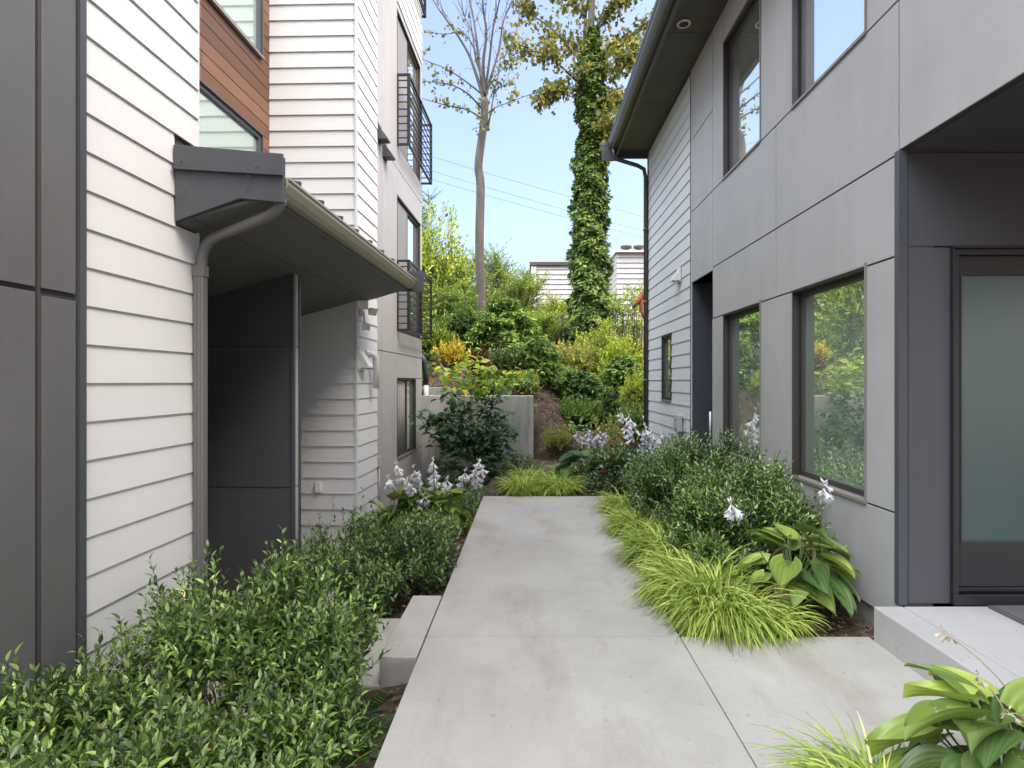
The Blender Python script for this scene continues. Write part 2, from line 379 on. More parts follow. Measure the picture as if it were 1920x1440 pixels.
def stick(P0, P1, r):
    """three-sided thin stems"""
    D = nrm(P1-P0); A, B = basis(D); n = len(P0); V = []
    for P, q in ((P0, 1.), (P1, .5)):
        for k in range(3):
            t = 2.094*k; V.append(P+(A*math.cos(t)+B*math.sin(t))*np.reshape(r, (-1, 1))*q)
    V = np.stack(V, 1); f = []
    for k in range(3):
        a, b = k, (k+1) % 3; f += [(a, b, 3+b), (a, 3+b, 3+a)]
    T = np.array(f)[None]+(np.arange(n)*6)[:, None, None]
    return V.reshape(-1, 3), T.reshape(-1, 3)
def sprigs(rng, P, D, Ln, nl, ls, t, ang=.85, bend=.25, tuft=True):
    m = len(P); D = nrm(D); A, B = basis(D); ph = rng.random(m)*6.28; out = []
    bd = rng.normal(0, .12, (m, 3)); bd[:, 2] += bend
    end = None
    for k in range(nl):
        f = .12+.88*k/(nl-1); c = P+D*(Ln*f)[:, None]+bd*(Ln*f*f)[:, None]
        ax = nrm(D+2*bd*f); az = ph+k*2.4+rng.normal(0, .25, m); an = ang*(1-.45*f)+rng.normal(0, .15, m)
        side = A*np.cos(az)[:, None]+B*np.sin(az)[:, None]
        d = ax*np.cos(an)[:, None]+side*np.sin(an)[:, None]
        nn = ax+rng.normal(0, .25, (m, 3)); nn[:, 2] += .5
        out.append(inst(t, c, d, nn, ls*(.75+.5*rng.random(m))*(1-.25*f)))
        end = c
    st = stick(P-D*(Ln*.5)[:, None], end, np.full(m, .0016*max(1, ls/.04)))
    return out, st
def blobpts(rng, blobs, n, lo=.5, zmin=-.35, lump=.16, clump=0):
    if clump:
        P, N, r = blobpts(rng, blobs, max(8, n//clump), lo, zmin, lump); i = rng.integers(0, len(P), n); s_ = .085 if clump < 20 else .06
        return P[i]+rng.normal(0, s_*.62, (n, 3)), nrm(N[i]+rng.normal(0, .25, (n, 3))), r[i]
    vol = np.array([b[1][0]*b[1][1]+b[1][0]*b[1][2]+b[1][1]*b[1][2] for b in blobs]); ids = rng.choice(len(blobs), n, p=vol/vol.sum())
    C = np.array([b[0] for b in blobs])[ids]; R = np.array([b[1] for b in blobs])[ids]
    d = nrm(rng.normal(size=(n, 3))); d[:, 2] = np.where(d[:, 2] < zmin, -d[:, 2], d[:, 2])
    q = 1+lump*(np.sin(d[:, 0]*5+C[:, 0]*9+2)+np.sin(d[:, 1]*6+C[:, 1]*7)+np.sin(d[:, 2]*7+d[:, 0]*4))/1.7
    r = lo+(1-lo)*rng.random(n)**.6
    return C+d*R*(r*q)[:, None], nrm(d/R), r
def foliage(name, root, parts, mat, smooth=False):
    V, T = join(parts); return place(npmesh(V, T, smooth), name, mat, root)
def shrub(name, label, blobs, n, Ln, nl, ls, mat, seed, cat='shrub', group=None, t=None, up=.7, lo=.5, shoots=0, base_z=None, stemmat=None, lump=.16, ang=.85, box=None, tip=None):
    rng = np.random.default_rng(seed)
    P, Nn, r = blobpts(rng, blobs, n, lo, lump=.24 if tip else lump, clump=16 if tip else 0)
    if box is not None:
        k = (P[:, 0] > box[0]) & (P[:, 0] < box[1]) & (P[:, 1] > box[2]) & (P[:, 1] < box[3]); P = P[k]; Nn = Nn[k]
    D = nrm(Nn*.7+np.array([0, 0, up])+rng.normal(0, .28, (len(P), 3)))
    lens = Ln*(.6+.7*rng.random(len(P)))
    c0 = np.mean([b[0] for b in blobs], 0); zb = base_z if base_z is not None else min(b[0][2]-b[1][2] for b in blobs)
    root = empty(name, (float(c0[0]), float(c0[1]), float(zb)), label, cat, group)
    t = t or leaf_t()
    fo, st = sprigs(rng, P, D, lens, nl, ls, t, ang)
    sts = [st]
    if shoots:
        b = [blobs[i % len(blobs)] for i in range(shoots)]
        a = rng.random(shoots)*6.28; q = rng.random(shoots)**.5*.8
        P2 = np.array([[x[0][0]+x[1][0]*qq*math.cos(aa), x[0][1]+x[1][1]*qq*math.sin(aa), x[0][2]+x[1][2]*.8*math.sqrt(1-qq*qq)] for x, aa, qq in zip(b, a, q)])
        if box is not None:
            P2[:, 0] = np.clip(P2[:, 0], box[0]+.02, box[1]-.02); P2[:, 1] = np.clip(P2[:, 1], box[2]+.02, box[3]-.02)
        D2 = nrm(np.array([[0, 0, 1.]])+rng.normal(0, .22, (shoots, 3)))
        f2, s2 = sprigs(rng, P2, D2, Ln*(1.6+1.3*rng.random(shoots)), int(nl*1.7), ls, t, ang, .1)
        fo += f2; sts.append(s2)
    if tip:
        tp = fo[nl-3:nl]+(fo[-4:] if shoots else []); fo = fo[:nl-3]+(fo[nl:-4] if shoots else [])
        foliage('new_growth', root, tp, tip)
    foliage('foliage', root, fo, mat)
    # woody stems up from the base
    m = 7*len(blobs); B = np.array([[bl[0][0], bl[0][1], zb] for bl in blobs for _ in range(7)])+rng.normal(0, .04, (m, 3))*[1, 1, 0]
    E, _, _ = blobpts(rng, blobs, m, .5)
    if box is not None: E[:, 0] = np.clip(E[:, 0], box[0], box[1]); E[:, 1] = np.clip(E[:, 1], box[2], box[3])
    sts.append(stick(B, E, np.full(m, .006*max(1, ls/.04))))
    V, T = join(sts); place(npmesh(V, T), 'stems', stemmat or M['stem_b'], root)
    return root
def blades(rng, base, az, ln, rise, droop, wd, seg=6):
    n = len(base); d = np.stack([np.cos(az), np.sin(az), np.zeros(n)], 1); sd_ = np.stack([-np.sin(az), np.cos(az), np.zeros(n)], 1)
    tw = rng.normal(0, .4, n); V = []
    for k in range(seg+1):
        f = k/seg
        c = base+d*(ln*(f*.55+f*f*.35))[:, None]; c[:, 2] += ln*(rise*f-droop*f*f)
        wv = wd*(1-f**2.2)*(.6+.8*min(1, f*3)); s = sd_*np.cos(tw)[:, None]; s[:, 2] += np.sin(tw)
        V += [c-s*np.reshape(wv, (-1, 1))/2, c+s*np.reshape(wv, (-1, 1))/2]
    V = np.stack(V, 1); f = []
    for k in range(seg): a = 2*k; f += [(a, a+1, a+3), (a, a+3, a+2)]
    T = np.array(f)[None]+(np.arange(n)*2*(seg+1))[:, None, None]
    return V.reshape(-1, 3), T.reshape(-1, 3)
def grass_clump(name, label, c, r, n, ln, mat, seed, bias=None, wd=.008, group=None, cat='ornamental grass', rise=.85, droop=.75, bstr=.6):
    rng = np.random.default_rng(seed); q = r*rng.random(n)**.5; a = rng.random(n)*6.283
    B = np.stack([c[0]+q*np.cos(a), c[1]+q*np.sin(a), np.full(n, c[2])], 1)
    az = a+rng.normal(0, .55, n)
    if bias is not None:
        k = rng.random(n) < bstr; az = np.where(k, bias+rng.normal(0, .5, n), az)
    l = ln*(.55+.6*rng.random(n)); rs = rise*(.65+.6*rng.random(n)); dr = droop*(.7+.6*rng.random(n))
    V, T = blades(rng, B, az, l, rs, dr, wd*(.6+.7*rng.random(n)))
    o = place(npmesh(V, T), name, mat, None, c); return tag(o, label, cat, group)
def hosta_t(seed, curl=.3, cup=.12, nt=14, ns=29, veins=7, w=.36):
    rng = np.random.default_rng(seed); V = []
    ph = rng.random()*6; wob = .015
    for i in range(nt):
        t = i/(nt-1)
        pw = (math.sin(math.pi*min(1, t**.62))**.8 if 0 < t < 1 else 0)*w+(.02 if t < 1 else 0)
        if i == 0: pw = w*.45
        for j in range(ns):
            s = -1+2*j/(ns-1); back = -.16*abs(s)**1.5*(1-t)**3
            x = s*pw; y = t+back
            z = cup*(abs(s)**1.6)-curl*t*t+.011*math.cos(s*math.pi*veins)*(1-t*.5)+wob*math.sin(5*t+ph+3*s)*abs(s)*2.2
            V.append((x, y, z))
    T = []
    for i in range(nt-1):
        for j in range(ns-1):
            a = i*ns+j; T += [(a, a+1, a+ns+1), (a, a+ns+1, a+ns)]
    return np.array(V), np.array(T)
HT = [hosta_t(1, .25), hosta_t(2, .5, .2), hosta_t(3, .75, .08), hosta_t(4, .35, .25)]
def trumpet(P, D, s):
    """a drooping funnel flower of six petals"""
    prof = [(.06, 0), (.08, .35), (.17, .65), (.33, .95)]; V = []; n = 12
    for i, (r, h) in enumerate(prof):
        for j in range(n):
            t = 2*math.pi*j/n; k = 1.0 if j % 2 == 0 else (.72 if i == 3 else .9); hh = h if not (i == 3 and j % 2) else h-.22
            V.append((r*k*math.cos(t), hh, r*k*math.sin(t)))
    T = []
    for i in range(3):
        for j in range(n):
            a = i*n+j; b = i*n+(j+1) % n; T += [(a, b, b+n), (a, b+n, a+n)]
    return inst((np.array(V), np.array(T)), P, D, np.tile([[.3, .2, 1.]], (len(P), 1)), s)
def flower_stalk(root, b, e, seed, s=.045, nf=10, mat=None, frac=.3, stem=None, bow=.0):
    rng = np.random.default_rng(seed); b = Vector(b); e = Vector(e); pts = []
    for i in range(7):
        f = i/6; p = b.lerp(e, f); p.z += bow*math.sin(f*math.pi); pts.append(p)
    m = MB(); m.tube(pts, [.004-.0022*i/6 for i in range(7)], 5)
    so = m.build('flower_stalk', stem or M['stem'], root, True)
    f = 1-frac+frac*rng.random(nf); P = np.array([tuple(b.lerp(e, x)+Vector((0, 0, bow*math.sin(x*math.pi)))) for x in f])
    az = rng.random(nf)*6.28; D = np.stack([np.cos(az)*.75, np.sin(az)*.75, -.55-.5*rng.random(nf)], 1)
    V, T = trumpet(P, D, s*(.7+.5*rng.random(nf)))
    # closed buds at the very top
    k = 4; P2 = np.array([tuple(e+Vector((0, 0, .008*i-.01))) for i in range(k)]); az = rng.random(k)*6.28
    V2, T2 = inst(leaf_t(.35, .15), P2, np.stack([np.cos(az)*.5, np.sin(az)*.5, np.full(k, .6)], 1), rng.normal(size=(k, 3)), s*.5)
    V, T = join([(V, T), (V2, T2)])
    place(npmesh(V, T), 'flower', mat or M['petal'], so, None)
    return so
def hosta(name, label, c, r, n, ls, mat, seed, stalks=(), wilt=0, hgt=.3, arc=(0, 6.283), cat='hosta', group=None, fs=.045, fmat=None, nf=10, smat=None, wiltpos=None):
    rng = np.random.default_rng(seed); root = empty(name, c, label, cat, group); c = np.array(c)
    a = arc[0]+(arc[1]-arc[0])*rng.random(n); q = rng.random(n)
    fo = []; pet = MB()
    for grp, mt, nm in ((range(n-wilt), mat, 'foliage'), (range(n-wilt, n), M['lf_wilt'], 'withered_leaf')):
        fo = []
        for i in grp:
            out = r*(.15+.75*q[i]); hz = hgt*(1.15-.75*q[i]**1.4)*(.8+.35*rng.random())
            d = np.array([math.cos(a[i]), math.sin(a[i]), 0.]); b = c+d*.03*rng.random()
            e = b+d*out*.75; e[2] = c[2]+hz
            pm = b*.5+e*.5; pm[2] += hz*.22
            pet.tube([tuple(b), tuple(pm), tuple(e)], [.006, .005, .004], 5)
            tilt = .55-1.0*q[i]+rng.normal(0, .2)
            if nm == 'withered_leaf': tilt = -.9
            dd = d+np.array([rng.normal(0, .25), rng.normal(0, .25), tilt]); nn = np.array([-d[0]*tilt*1.0, -d[1]*tilt*1.0, 1.])+rng.normal(0, .18, 3)
            fo.append(inst(HT[rng.integers(4)], e[None], dd[None], nn[None], ls*(.7+.5*rng.random())*(.75 if nm != 'foliage' else 1)))
        if nm == 'foliage': foliage(nm, root, fo, mt, True)
        else:
            for q_ in fo: foliage(nm, root, [q_], mt, True)
    pet.build('stems', M['stem'], root, True)
    for i, (b, e) in enumerate(stalks): flower_stalk(root, b, e, seed*31+i, fs, nf, fmat, stem=smat)
    return root
def px(x, y, Y): return ((x-CX)*Y/FP, Y, H-(y-CY)*Y/FP)
def conifer(name, label, x, ytop, hw, Y, mat, seed, ybase=None, group='feathery conifers on the slope', dens=1.0, ls=.10):
    rng = np.random.default_rng(seed); X = (x-CX)*Y/FP; zt = H-(ytop-CY)*Y/FP; zb = terrain(X, Y); R = hw*Y/FP; h = zt-zb
    root = empty(name, (X, Y, zb), label, 'conifer', group)
    m = int(110*dens); f = rng.random(m)**.85*.97; az = rng.random(m)*6.28; Lb = R*(1-f)**.75*(.75+.4*rng.random(m))+.05
    K = 15; parts = []; st = []
    P0 = np.stack([np.full(m, X), np.full(m, Y), zb+h*f], 1); d = np.stack([np.cos(az), np.sin(az), .30+.4*f], 1)
    P1 = P0+d*Lb[:, None]; P1[:, 2] -= Lb*.25
    st.append(stick(P0, P1, np.full(m, .006)))
    for k in range(K):
        t = .2+.8*k/(K-1); c = P0+d*(Lb*t)[:, None]; c[:, 2] -= Lb*.25*t*t
        for s in (-1, 1):
            for j in range(2):
                aa = az+s*(.55+.35*rng.random(m)); dd = np.stack([np.cos(aa), np.sin(aa), rng.normal(-.05, .25, m)], 1)
                c2 = c+dd*(Lb*(1.05-t)*.35*j+.02)[:, None]
                parts.append(inst(leaf_t(.2, .03, .2), c2, dd, np.array([[0, 0, 1.]])+rng.normal(0, .3, (m, 3)), ls*(.8+.6*rng.random(m))))
    tr = MB(); tr.tube([(X, Y, zb-.1), (X, Y, zb+h*.5), (X, Y, zt-.05)], [.035, .02, .006], 6)
    tr.build('trunk', M['bark_d'], root, True)
    foliage('foliage', root, parts, mat)
    return root
def wisp(name, label, x, ytop, hw, Y, mat, seed, n=260, ls=.06, cat='tree', group=None, nl=12, ang=.7, ybot=None, tmat=None):
    """loose upright small tree: stems and airy leafy shoots"""
    rng = np.random.default_rng(seed); X = (x-CX)*Y/FP; zt = H-(ytop-CY)*Y/FP; zb = terrain(X, Y); R = hw*Y/FP; h = zt-zb
    root = empty(name, (X, Y, zb), label, cat, group); tr = MB(); pts = []; dirs = []
    for i in range(9):
        a = rng.random()*6.28; q = R*(.25+.75*rng.random()); top = h*(.62+.38*rng.random())
        p = [(X+math.cos(a)*q*t**1.3+rng.normal(0, .03), Y+math.sin(a)*q*t**1.3, zb+top*t) for t in (0, .3, .6, .85, 1)]
        tr.tube(p, [.022, .017, .012, .007, .003], 5)
        for _ in range(n//9):
            t = .18+.82*rng.random()**.8; k = min(3, int(t*4)); u = t*4-k; b = Vector(p[k]).lerp(Vector(p[k+1]), u)
            pts.append(tuple(b)); aa = rng.random()*6.28; dirs.append((math.cos(aa), math.sin(aa), .35+.6*rng.random()))
    tr.build('trunk', tmat or M['bark_d'], root, True)
    P = np.array(pts); D = np.array(dirs); ln = (R*.42+.1)*(.5+.8*rng.random(len(P)))
    fo, st = sprigs(rng, P, D, ln, nl, ls, dia_t(.42, .06), ang, .1)
    foliage('crown', root, fo, mat)
    V, T = join([st]); place(npmesh(V, T), 'twigs', M['bark_d'], root)
    return root
def bush(name, label, x, ytop, hw, Y, mat, seed, n=260, ls=.06, nl=8, cat='shrub', group=None, t=None, Ln=.18, up=.7, lo=.4):
    X = (x-CX)*Y/FP; zt = H-(ytop-CY)*Y/FP; zb = terrain(X, Y); R = hw*Y/FP; h = max(.15, zt-zb)
    c = (X, Y, zb+h*.48); rz = h*.5
    b = [(c, (R*.75, R*.75, rz*.9)), ((X-R*.45, Y-.1, zb+h*.36), (R*.55, R*.55, rz*.75)), ((X+R*.45, Y+.1, zb+h*.38), (R*.55, R*.55, rz*.7))]
    return shrub(name, label, b, n, Ln, nl, ls, mat, seed, cat, group, t or dia_t(.5, .08), up, lo, base_z=zb, lump=.22)
# ------------------------------------------------------------------ terrain
def sm(x, a, b):
    t = min(1, max(0, (x-a)/(b-a))); return t*t*(3-2*t)
def terrain(x, y):
    if y < 9.88:
        zl = -.14-.5*sm(-x, .65, 1.9); zr = -.035
        zc = zr+.16*sm(y, 7.6, 9.7)
        z = zl if x < -.62 else (-.10 if x < .887 and y < 7.36 else zc)
        if x < -.45 and y > 7.36 and x > -.62: z = (zl+zc)/2
        if x > 1.0 and y < 2.1 and x < 1.99: z = .012
        return z
    s = 1-sm(x, .1, 1.3)
    rp = 1 if x < .05 else sm(y, 9.7, 10.9)
    z = .12+.27*min(y-9.8, 17)+.98*s*rp*(1-.5*sm(y, 14, 24))
    z += .06*math.sin(x*2.1+y)*sm(y, 10, 11)+.05*math.sin(x*.9-y*1.3)
    return z
def ter_mesh():
    xs = [-120, -60, -30, -18, -12, -9, -7, -5.5, -4.5, -3.6, -3, -2.6]+[round(-2.3+.1*i, 3) for i in range(17)]+[-.66, -.61, -.5]+[round(-.4+.1*i, 3) for i in range(13)]+[.88, .9, .96, 1.02]+[round(1.1+.1*i, 3) for i in range(14)]+[2.7, 3.2, 4, 5, 6.5, 8, 10, 13, 18, 30, 60, 120]
    ys = [-60, -20, -6, -2, 0, .6, 1.2, 1.6, 2.08, 2.12]+[2.4+.3*i for i in range(17)]+[7.34, 7.38]+[7.6+.25*i for i in range(9)]+[9.87, 9.92]+[10.0+.2*i for i in range(26)]+[15.5, 16, 17, 18, 19, 20, 22, 24, 26, 28, 32, 40, 60, 120, 400]
    rnd = random.Random(5); V = []
    for y in ys:
        for x in xs: V.append((x, y, terrain(x, y)+(rnd.uniform(-.018, .018) if y < 30 and not (-.7 < x < 1.05 and y < 7.4) else 0)))
    nx = len(xs); F = [(j*nx+i, j*nx+i+1, (j+1)*nx+i+1, (j+1)*nx+i) for j in range(len(ys)-1) for i in range(nx-1)]
    me = bpy.data.meshes.new('ground'); me.from_pydata(V, [], F); me.update()
    o = place(me, 'ground', M['soil'], None); tag(o, kind='structure')
ter_mesh()
# ------------------------------------------------------------------ walkway, steps, platform
def slab(rects, z1, z0, name, mat, label=None, gap=.003):
    m = MB()
    for a, b, c, d in rects: m.box(F0, a+gap, b-gap, c+gap, d-gap, z0, z1)
    o = m.build(name, mat, None, bevel=.0025); return o
o = slab([(-.61, .885, -1.2, .5), (-.61, .885, .5, 3.30), (-.61, .885, 3.30, 5.0), (-.61, .885, 5.0, 7.36), (.885, 2.0, 2.12, 3.30), (.885, 1.25, 6.72, 7.36)], 0, -.26, 'walkway', M['concrete']); tag(o, kind='structure')
m = MB(); m.box(F0, -.60, .875, -1.1, 7.35, -.25, -.012); m.box(F0, .80, 1.99, 2.13, 3.29, -.25, -.012)
o = m.build('walkway_joint', M['joint']); tag(o, kind='structure')
st = empty('garden_steps', (-1.1, 3.5, -.66), 'pale concrete garden steps going down left from the walkway between the shrubs', 'steps')
for i, (a, b, zt) in enumerate([(-.822, -.614, -.001), (-1.09, -.818, -.162), (-1.36, -1.086, -.328), (-1.63, -1.356, -.49), (-2.10, -1.626, -.60)]):
    m = MB(); m.box(F0, a, b-.002, 3.06, 3.94, -.75, zt); m.build('step', M['concrete'], st, bevel=.008)
pl = empty('porch_platform', (2.6, 2.2, 0), 'raised smooth concrete platform in front of the frosted glass door', 'platform')
m = MB(); m.box(F0, 1.996, 2.165, .3, 3.252, -.2, .198); m.box(F0, 2.171, 4.6, .3, 3.252, -.2, .198); m.build('slab', M['concrete2'], pl, bevel=.008)
# ------------------------------------------------------------------ right townhouse
RU = 2.177
def vr(x): return RU*FP/(x-987)
tr_ = empty('townhouse', (4.5, 5, -.1), 'grey panelled two storey townhouse on the right with white siding at its far end', 'house')
wins = [(3.58, 4.57, .735, 2.235), (5.195, 6.18, .735, 2.235), (3.58, 4.57, 3.745, 5.235), (5.195, 6.18, 3.745, 5.235)]
alc = (6.55, 7.38, -.2, 2.80); wsm = (8.43, 9.0, 1.21, 2.22)
bk = MB(); wall_u(bk, FRt, RU, -1, [(3.262, 10.0, .08, 5.62)], wins+[alc, wsm], .014, .20)
wall_u(bk, FRt, RU, -1, [(-4, 3.262, 2.85, 5.62)], [], .014, .20)  # unseen rear stretch, drawn out to keep light off the left wall
bk.box(FRt, RU+1.2, RU+6, 3.5, 10.0, -.1, 5.6)           # mass of the house
bk.box(FRt, RU+.2, RU+1.2, 7.40, 10.0, -.1, 5.6); bk.box(FRt, RU+.2, RU+1.2, 3.5, 6.54, -.1, 5.6); bk.box(FRt, RU+.2, RU+1.2, 6.54, 7.4, 2.95, 5.6)
bk.box(FRt, RU+.2, RU+6, -4, 3.5, 2.95, 5.6)
bk.build('wall', M['backing'], tr_)
B = [3.262, 3.58, 4.57, 4.874, 5.195, 6.18, 6.535, 7.38]
R_ = [(3.262, 4.874, .08, .725), (4.874, 6.55, .08, .725), (3.262, 3.575, .725, 2.24), (4.575, 5.19, .725, 2.24), (6.185, 6.55, .725, 2.24),
      (3.262, 4.874, 2.24, 2.835), (4.874, 6.535, 2.24, 2.835), (3.262, 4.874, 2.835, 3.735), (4.874, 6.535, 2.835, 3.735), (6.535, 7.38, 2.80, 3.735),
      (3.262, 3.575, 3.735, 5.62), (4.575, 5.19, 3.735, 5.62), (6.185, 6.535, 3.735, 5.62), (3.575, 4.575, 5.24, 5.62), (5.19, 6.185, 5.24, 5.62),
      (6.535, 7.38, 3.735, 4.68), (6.535, 7.38, 4.68, 5.62), (.9, 3.262, 2.85, 3.735), (.9, 3.262, 3.735, 5.62), (-1.5, .9, 2.85, 3.735), (-1.5, .9, 3.735, 5.62), (-4, -1.5, 2.85, 5.62)]
pm = MB(); panels_u(pm, FRt, RU, -1, R_); pm.build('panel_cladding', M['panel'], tr_, bevel=.002)
sm_ = MB(); siding(sm_, FRt, RU+.014, -1, 7.40, 10.0, -.05, 5.61, 2.42, [(8.40, 9.03, 1.18, 2.25)]); sm_.box(FRt, RU+.014, RU-.004, 7.375, 7.398, -.05, 5.62)
sm_.build('white_siding', M['white'], tr_)
tm = MB(); tm.box(FRt, RU-.01, RU+.04, 3.245, 3.285, .2, 2.85); tm.build('corner_trim', M['trim'], tr_)
for a, b in ((7.384, 7.396), (10.002, 10.02)):
    tm = MB(); tm.box(FRt, RU-.012, RU+.03, a, b, -.04, 5.61); tm.build('edge_trim', M['trim'], tr_)
fm = MB(); fm.box(FRt, RU+.03, RU+.16, 3.27, 10.0, -.2, .078); fm.build('foundation', M['found'], tr_)
for i, wv in enumerate(wins):
    wnd = window(tr_, FRt, RU, -1, *wv, M['glass'] if i < 2 else M['glass_up'], rec=.085, fw=.045)
    m = MB(); m.box(FRt, RU-.012, RU+.02, wv[0]-.012, wv[0]-.002, wv[2]-.01, wv[3]+.03); m.box(FRt, RU-.012, RU+.02, wv[0], wv[1], wv[3]+.004, wv[3]+.012); m.build('casing', M['sill'], wnd)
window(tr_, FRt, RU, -1, *wsm, M['glass'], rec=.05, fw=.05)
# door alcove
m = MB(); m.box(FRt, RU+.01, RU+1.2, 7.37, 7.399, -.2, 2.80); m.box(FRt, RU+.21, RU+1.2, 6.54, 6.55, -.2, 2.80)
m.box(FRt, RU+.02, RU+1.2, 6.55, 7.37, 2.80, 2.85); m.box(FRt, RU+1.15, RU+1.2, 6.55, 7.37, -.2, 2.80)
m.build('alcove_lining', M['trim'], tr_)
m = MB(); m.tube([FRt.w(RU-.02, 6.56, .85), FRt.w(RU-.02, 6.56, 1.15)], .012, 8); m.build('pull_handle', M['whiteplastic'], tr_, True)
# eave
m = MB()
for a, b in ((-4, -1.4), (-1.4, .2), (.2, 1.8), (1.8, 3.4), (3.4, 5.0), (5.0, 6.6), (6.6, 8.2), (8.2, 10.05)): m.box(FRt, 1.64, RU, a+.004, b-.004, 5.625, 5.645)
ev = m.build('eave', M['soffit_r'], tr_)
m = MB(); m.box(FRt, 1.60, RU+.1, -4, 10.05, 5.648, 5.70); m.box(FRt, 1.605, 1.645, -4, 10.05, 5.56, 5.80); m.build('fascia', M['gutter_dark'], ev)
m = MB(); P = [(1.60, 5.62), (1.53, 5.62), (1.50, 5.66), (1.475, 5.70), (1.475, 5.76), (1.468, 5.76), (1.468, 5.775), (1.49, 5.775), (1.49, 5.70), (1.54, 5.64), (1.60, 5.64)]
m.prism([FRt.w(a, -4, b) for a, b in P], [FRt.w(a, 10.02, b) for a, b in P]); m.build('gutter', M['gutter_dark'], ev)
m = MB(); m.box(FRt, 1.36, 1.62, 10.055, 10.09, 5.48, 5.80); m.box(FRt, 1.33, 1.63, 10.05, 10.10, 5.75, 5.80); m.box(FRt, 1.62, RU+6, 10.055, 10.09, 5.52, 5.80); m.build('barge_board', M['slate'], ev)
m = MB(); pp = [FRt.w(1.50, -4.1, 5.79), FRt.w(RU+6.2, -4.1, 6.9), FRt.w(RU+6.2, -4.1, 6.98), FRt.w(1.48, -4.1, 5.86)]
qq = [FRt.w(1.50, 10.1, 5.79), FRt.w(RU+6.2, 10.1, 6.9), FRt.w(RU+6.2, 10.1, 6.98), FRt.w(1.48, 10.1, 5.86)]
m.prism(pp, qq); m.build('roof', M['trim'], tr_)
m = MB(); m.tube([FRt.w(1.55, 9.92, 5.63), FRt.w(1.56, 9.94, 5.52), FRt.w(1.62, 9.96, 5.46), FRt.w(1.98, 9.98, 5.36), FRt.w(2.10, 9.99, 5.30), FRt.w(2.13, 10.0, 5.15), FRt.w(2.13, 10.0, .1)], .036, 10)
m.build('downspout', M['gutter_dark'], tr_, True)
for zz in (4.2, 2.9, 1.5):
    m = MB(); m.tube([FRt.w(2.13, 10.0, zz), FRt.w(2.13, 10.0, zz+.05)], .041, 10); m.build('pipe_bracket', M['gutter_dark'], tr_, True)
# porch of the right house: wall with door
YD = 3.285
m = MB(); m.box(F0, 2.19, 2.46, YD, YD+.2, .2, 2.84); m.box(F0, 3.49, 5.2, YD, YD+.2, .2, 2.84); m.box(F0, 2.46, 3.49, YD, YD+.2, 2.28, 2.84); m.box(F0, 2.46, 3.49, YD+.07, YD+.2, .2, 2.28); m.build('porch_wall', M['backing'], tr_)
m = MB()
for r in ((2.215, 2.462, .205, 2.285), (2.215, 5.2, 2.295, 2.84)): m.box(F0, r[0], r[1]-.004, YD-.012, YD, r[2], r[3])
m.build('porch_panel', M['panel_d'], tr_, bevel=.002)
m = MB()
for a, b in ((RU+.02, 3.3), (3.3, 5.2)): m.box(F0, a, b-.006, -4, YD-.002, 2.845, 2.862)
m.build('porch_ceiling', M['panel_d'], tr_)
dr = MB(); x0 = 2.465; x1 = 3.45; yy = YD-.004
dr.box(F0, x0, x0+.035, yy-.02, yy+.05, .205, 2.275); dr.box(F0, x1, x1+.035, yy-.02, yy+.05, .205, 2.275); dr.box(F0, x0+.035, x1, yy-.02, yy+.05, 2.24, 2.275)
dr.box(F0, x0-.006, x0, yy-.035, yy+.01, .205, 2.285); dr.box(F0, x0-.006, x1+.04, yy-.035, yy+.01, 2.277, 2.288)
dfr = dr.build('door_frame', M['blackdoor'], tr_, bevel=.002)
dd = MB(); sx0, sx1 = x0+.037, x1-.002; gz0, gz1 = .555, 2.125; gx0, gx1 = 2.523, 3.38
dd.box(F0, sx0, gx0, yy+.0, yy+.04, .30, 2.238); dd.box(F0, gx1, sx1, yy, yy+.04, .30, 2.238); dd.box(F0, gx0, gx1, yy, yy+.04, .30, gz0); dd.box(F0, gx0, gx1, yy, yy+.04, gz1, 2.238)
dor = dd.build('door', M['blackdoor'], tr_, bevel=.003)
m = MB(); m.box(F0, gx0-.002, gx1+.002, yy+.014, yy+.026, gz0-.002, gz1+.002); m.build('frosted_glass', M['frost'], dor)
m = MB(); m.box(F0, gx0, gx1, yy-.004, yy+.012, gz0, gz0+.010); m.box(F0, gx0, gx0+.008, yy-.004, yy+.012, gz0+.012, gz1); m.build('glazing_bead', M['bronze'], dor)
m = MB(); m.tube([(3.41, yy-.05, 1.0), (3.41, yy-.05, 1.6)], .012, 10); m.build('handle', M['greybox'], dor, True)
m = MB(); m.box(F0, x0-.0, x1+.035, yy-.03, yy-.001, .2, .262); m.box(F0, x0+.03, x1, yy-.012, yy, .276, .298); m.build('threshold', M['black'], tr_, bevel=.003)
m = MB(); m.box(F0, 2.64, 3.45, 2.45, 3.225, .199, .213); m.box(F0, 2.655, 3.435, 2.465, 3.21, .2135, .219)
o = m.build('door_mat', M['mat'], loc=(3.0, 2.85, .2)); tag(o, 'dark grey fibre door mat lying on the platform at the frosted door', 'door mat')
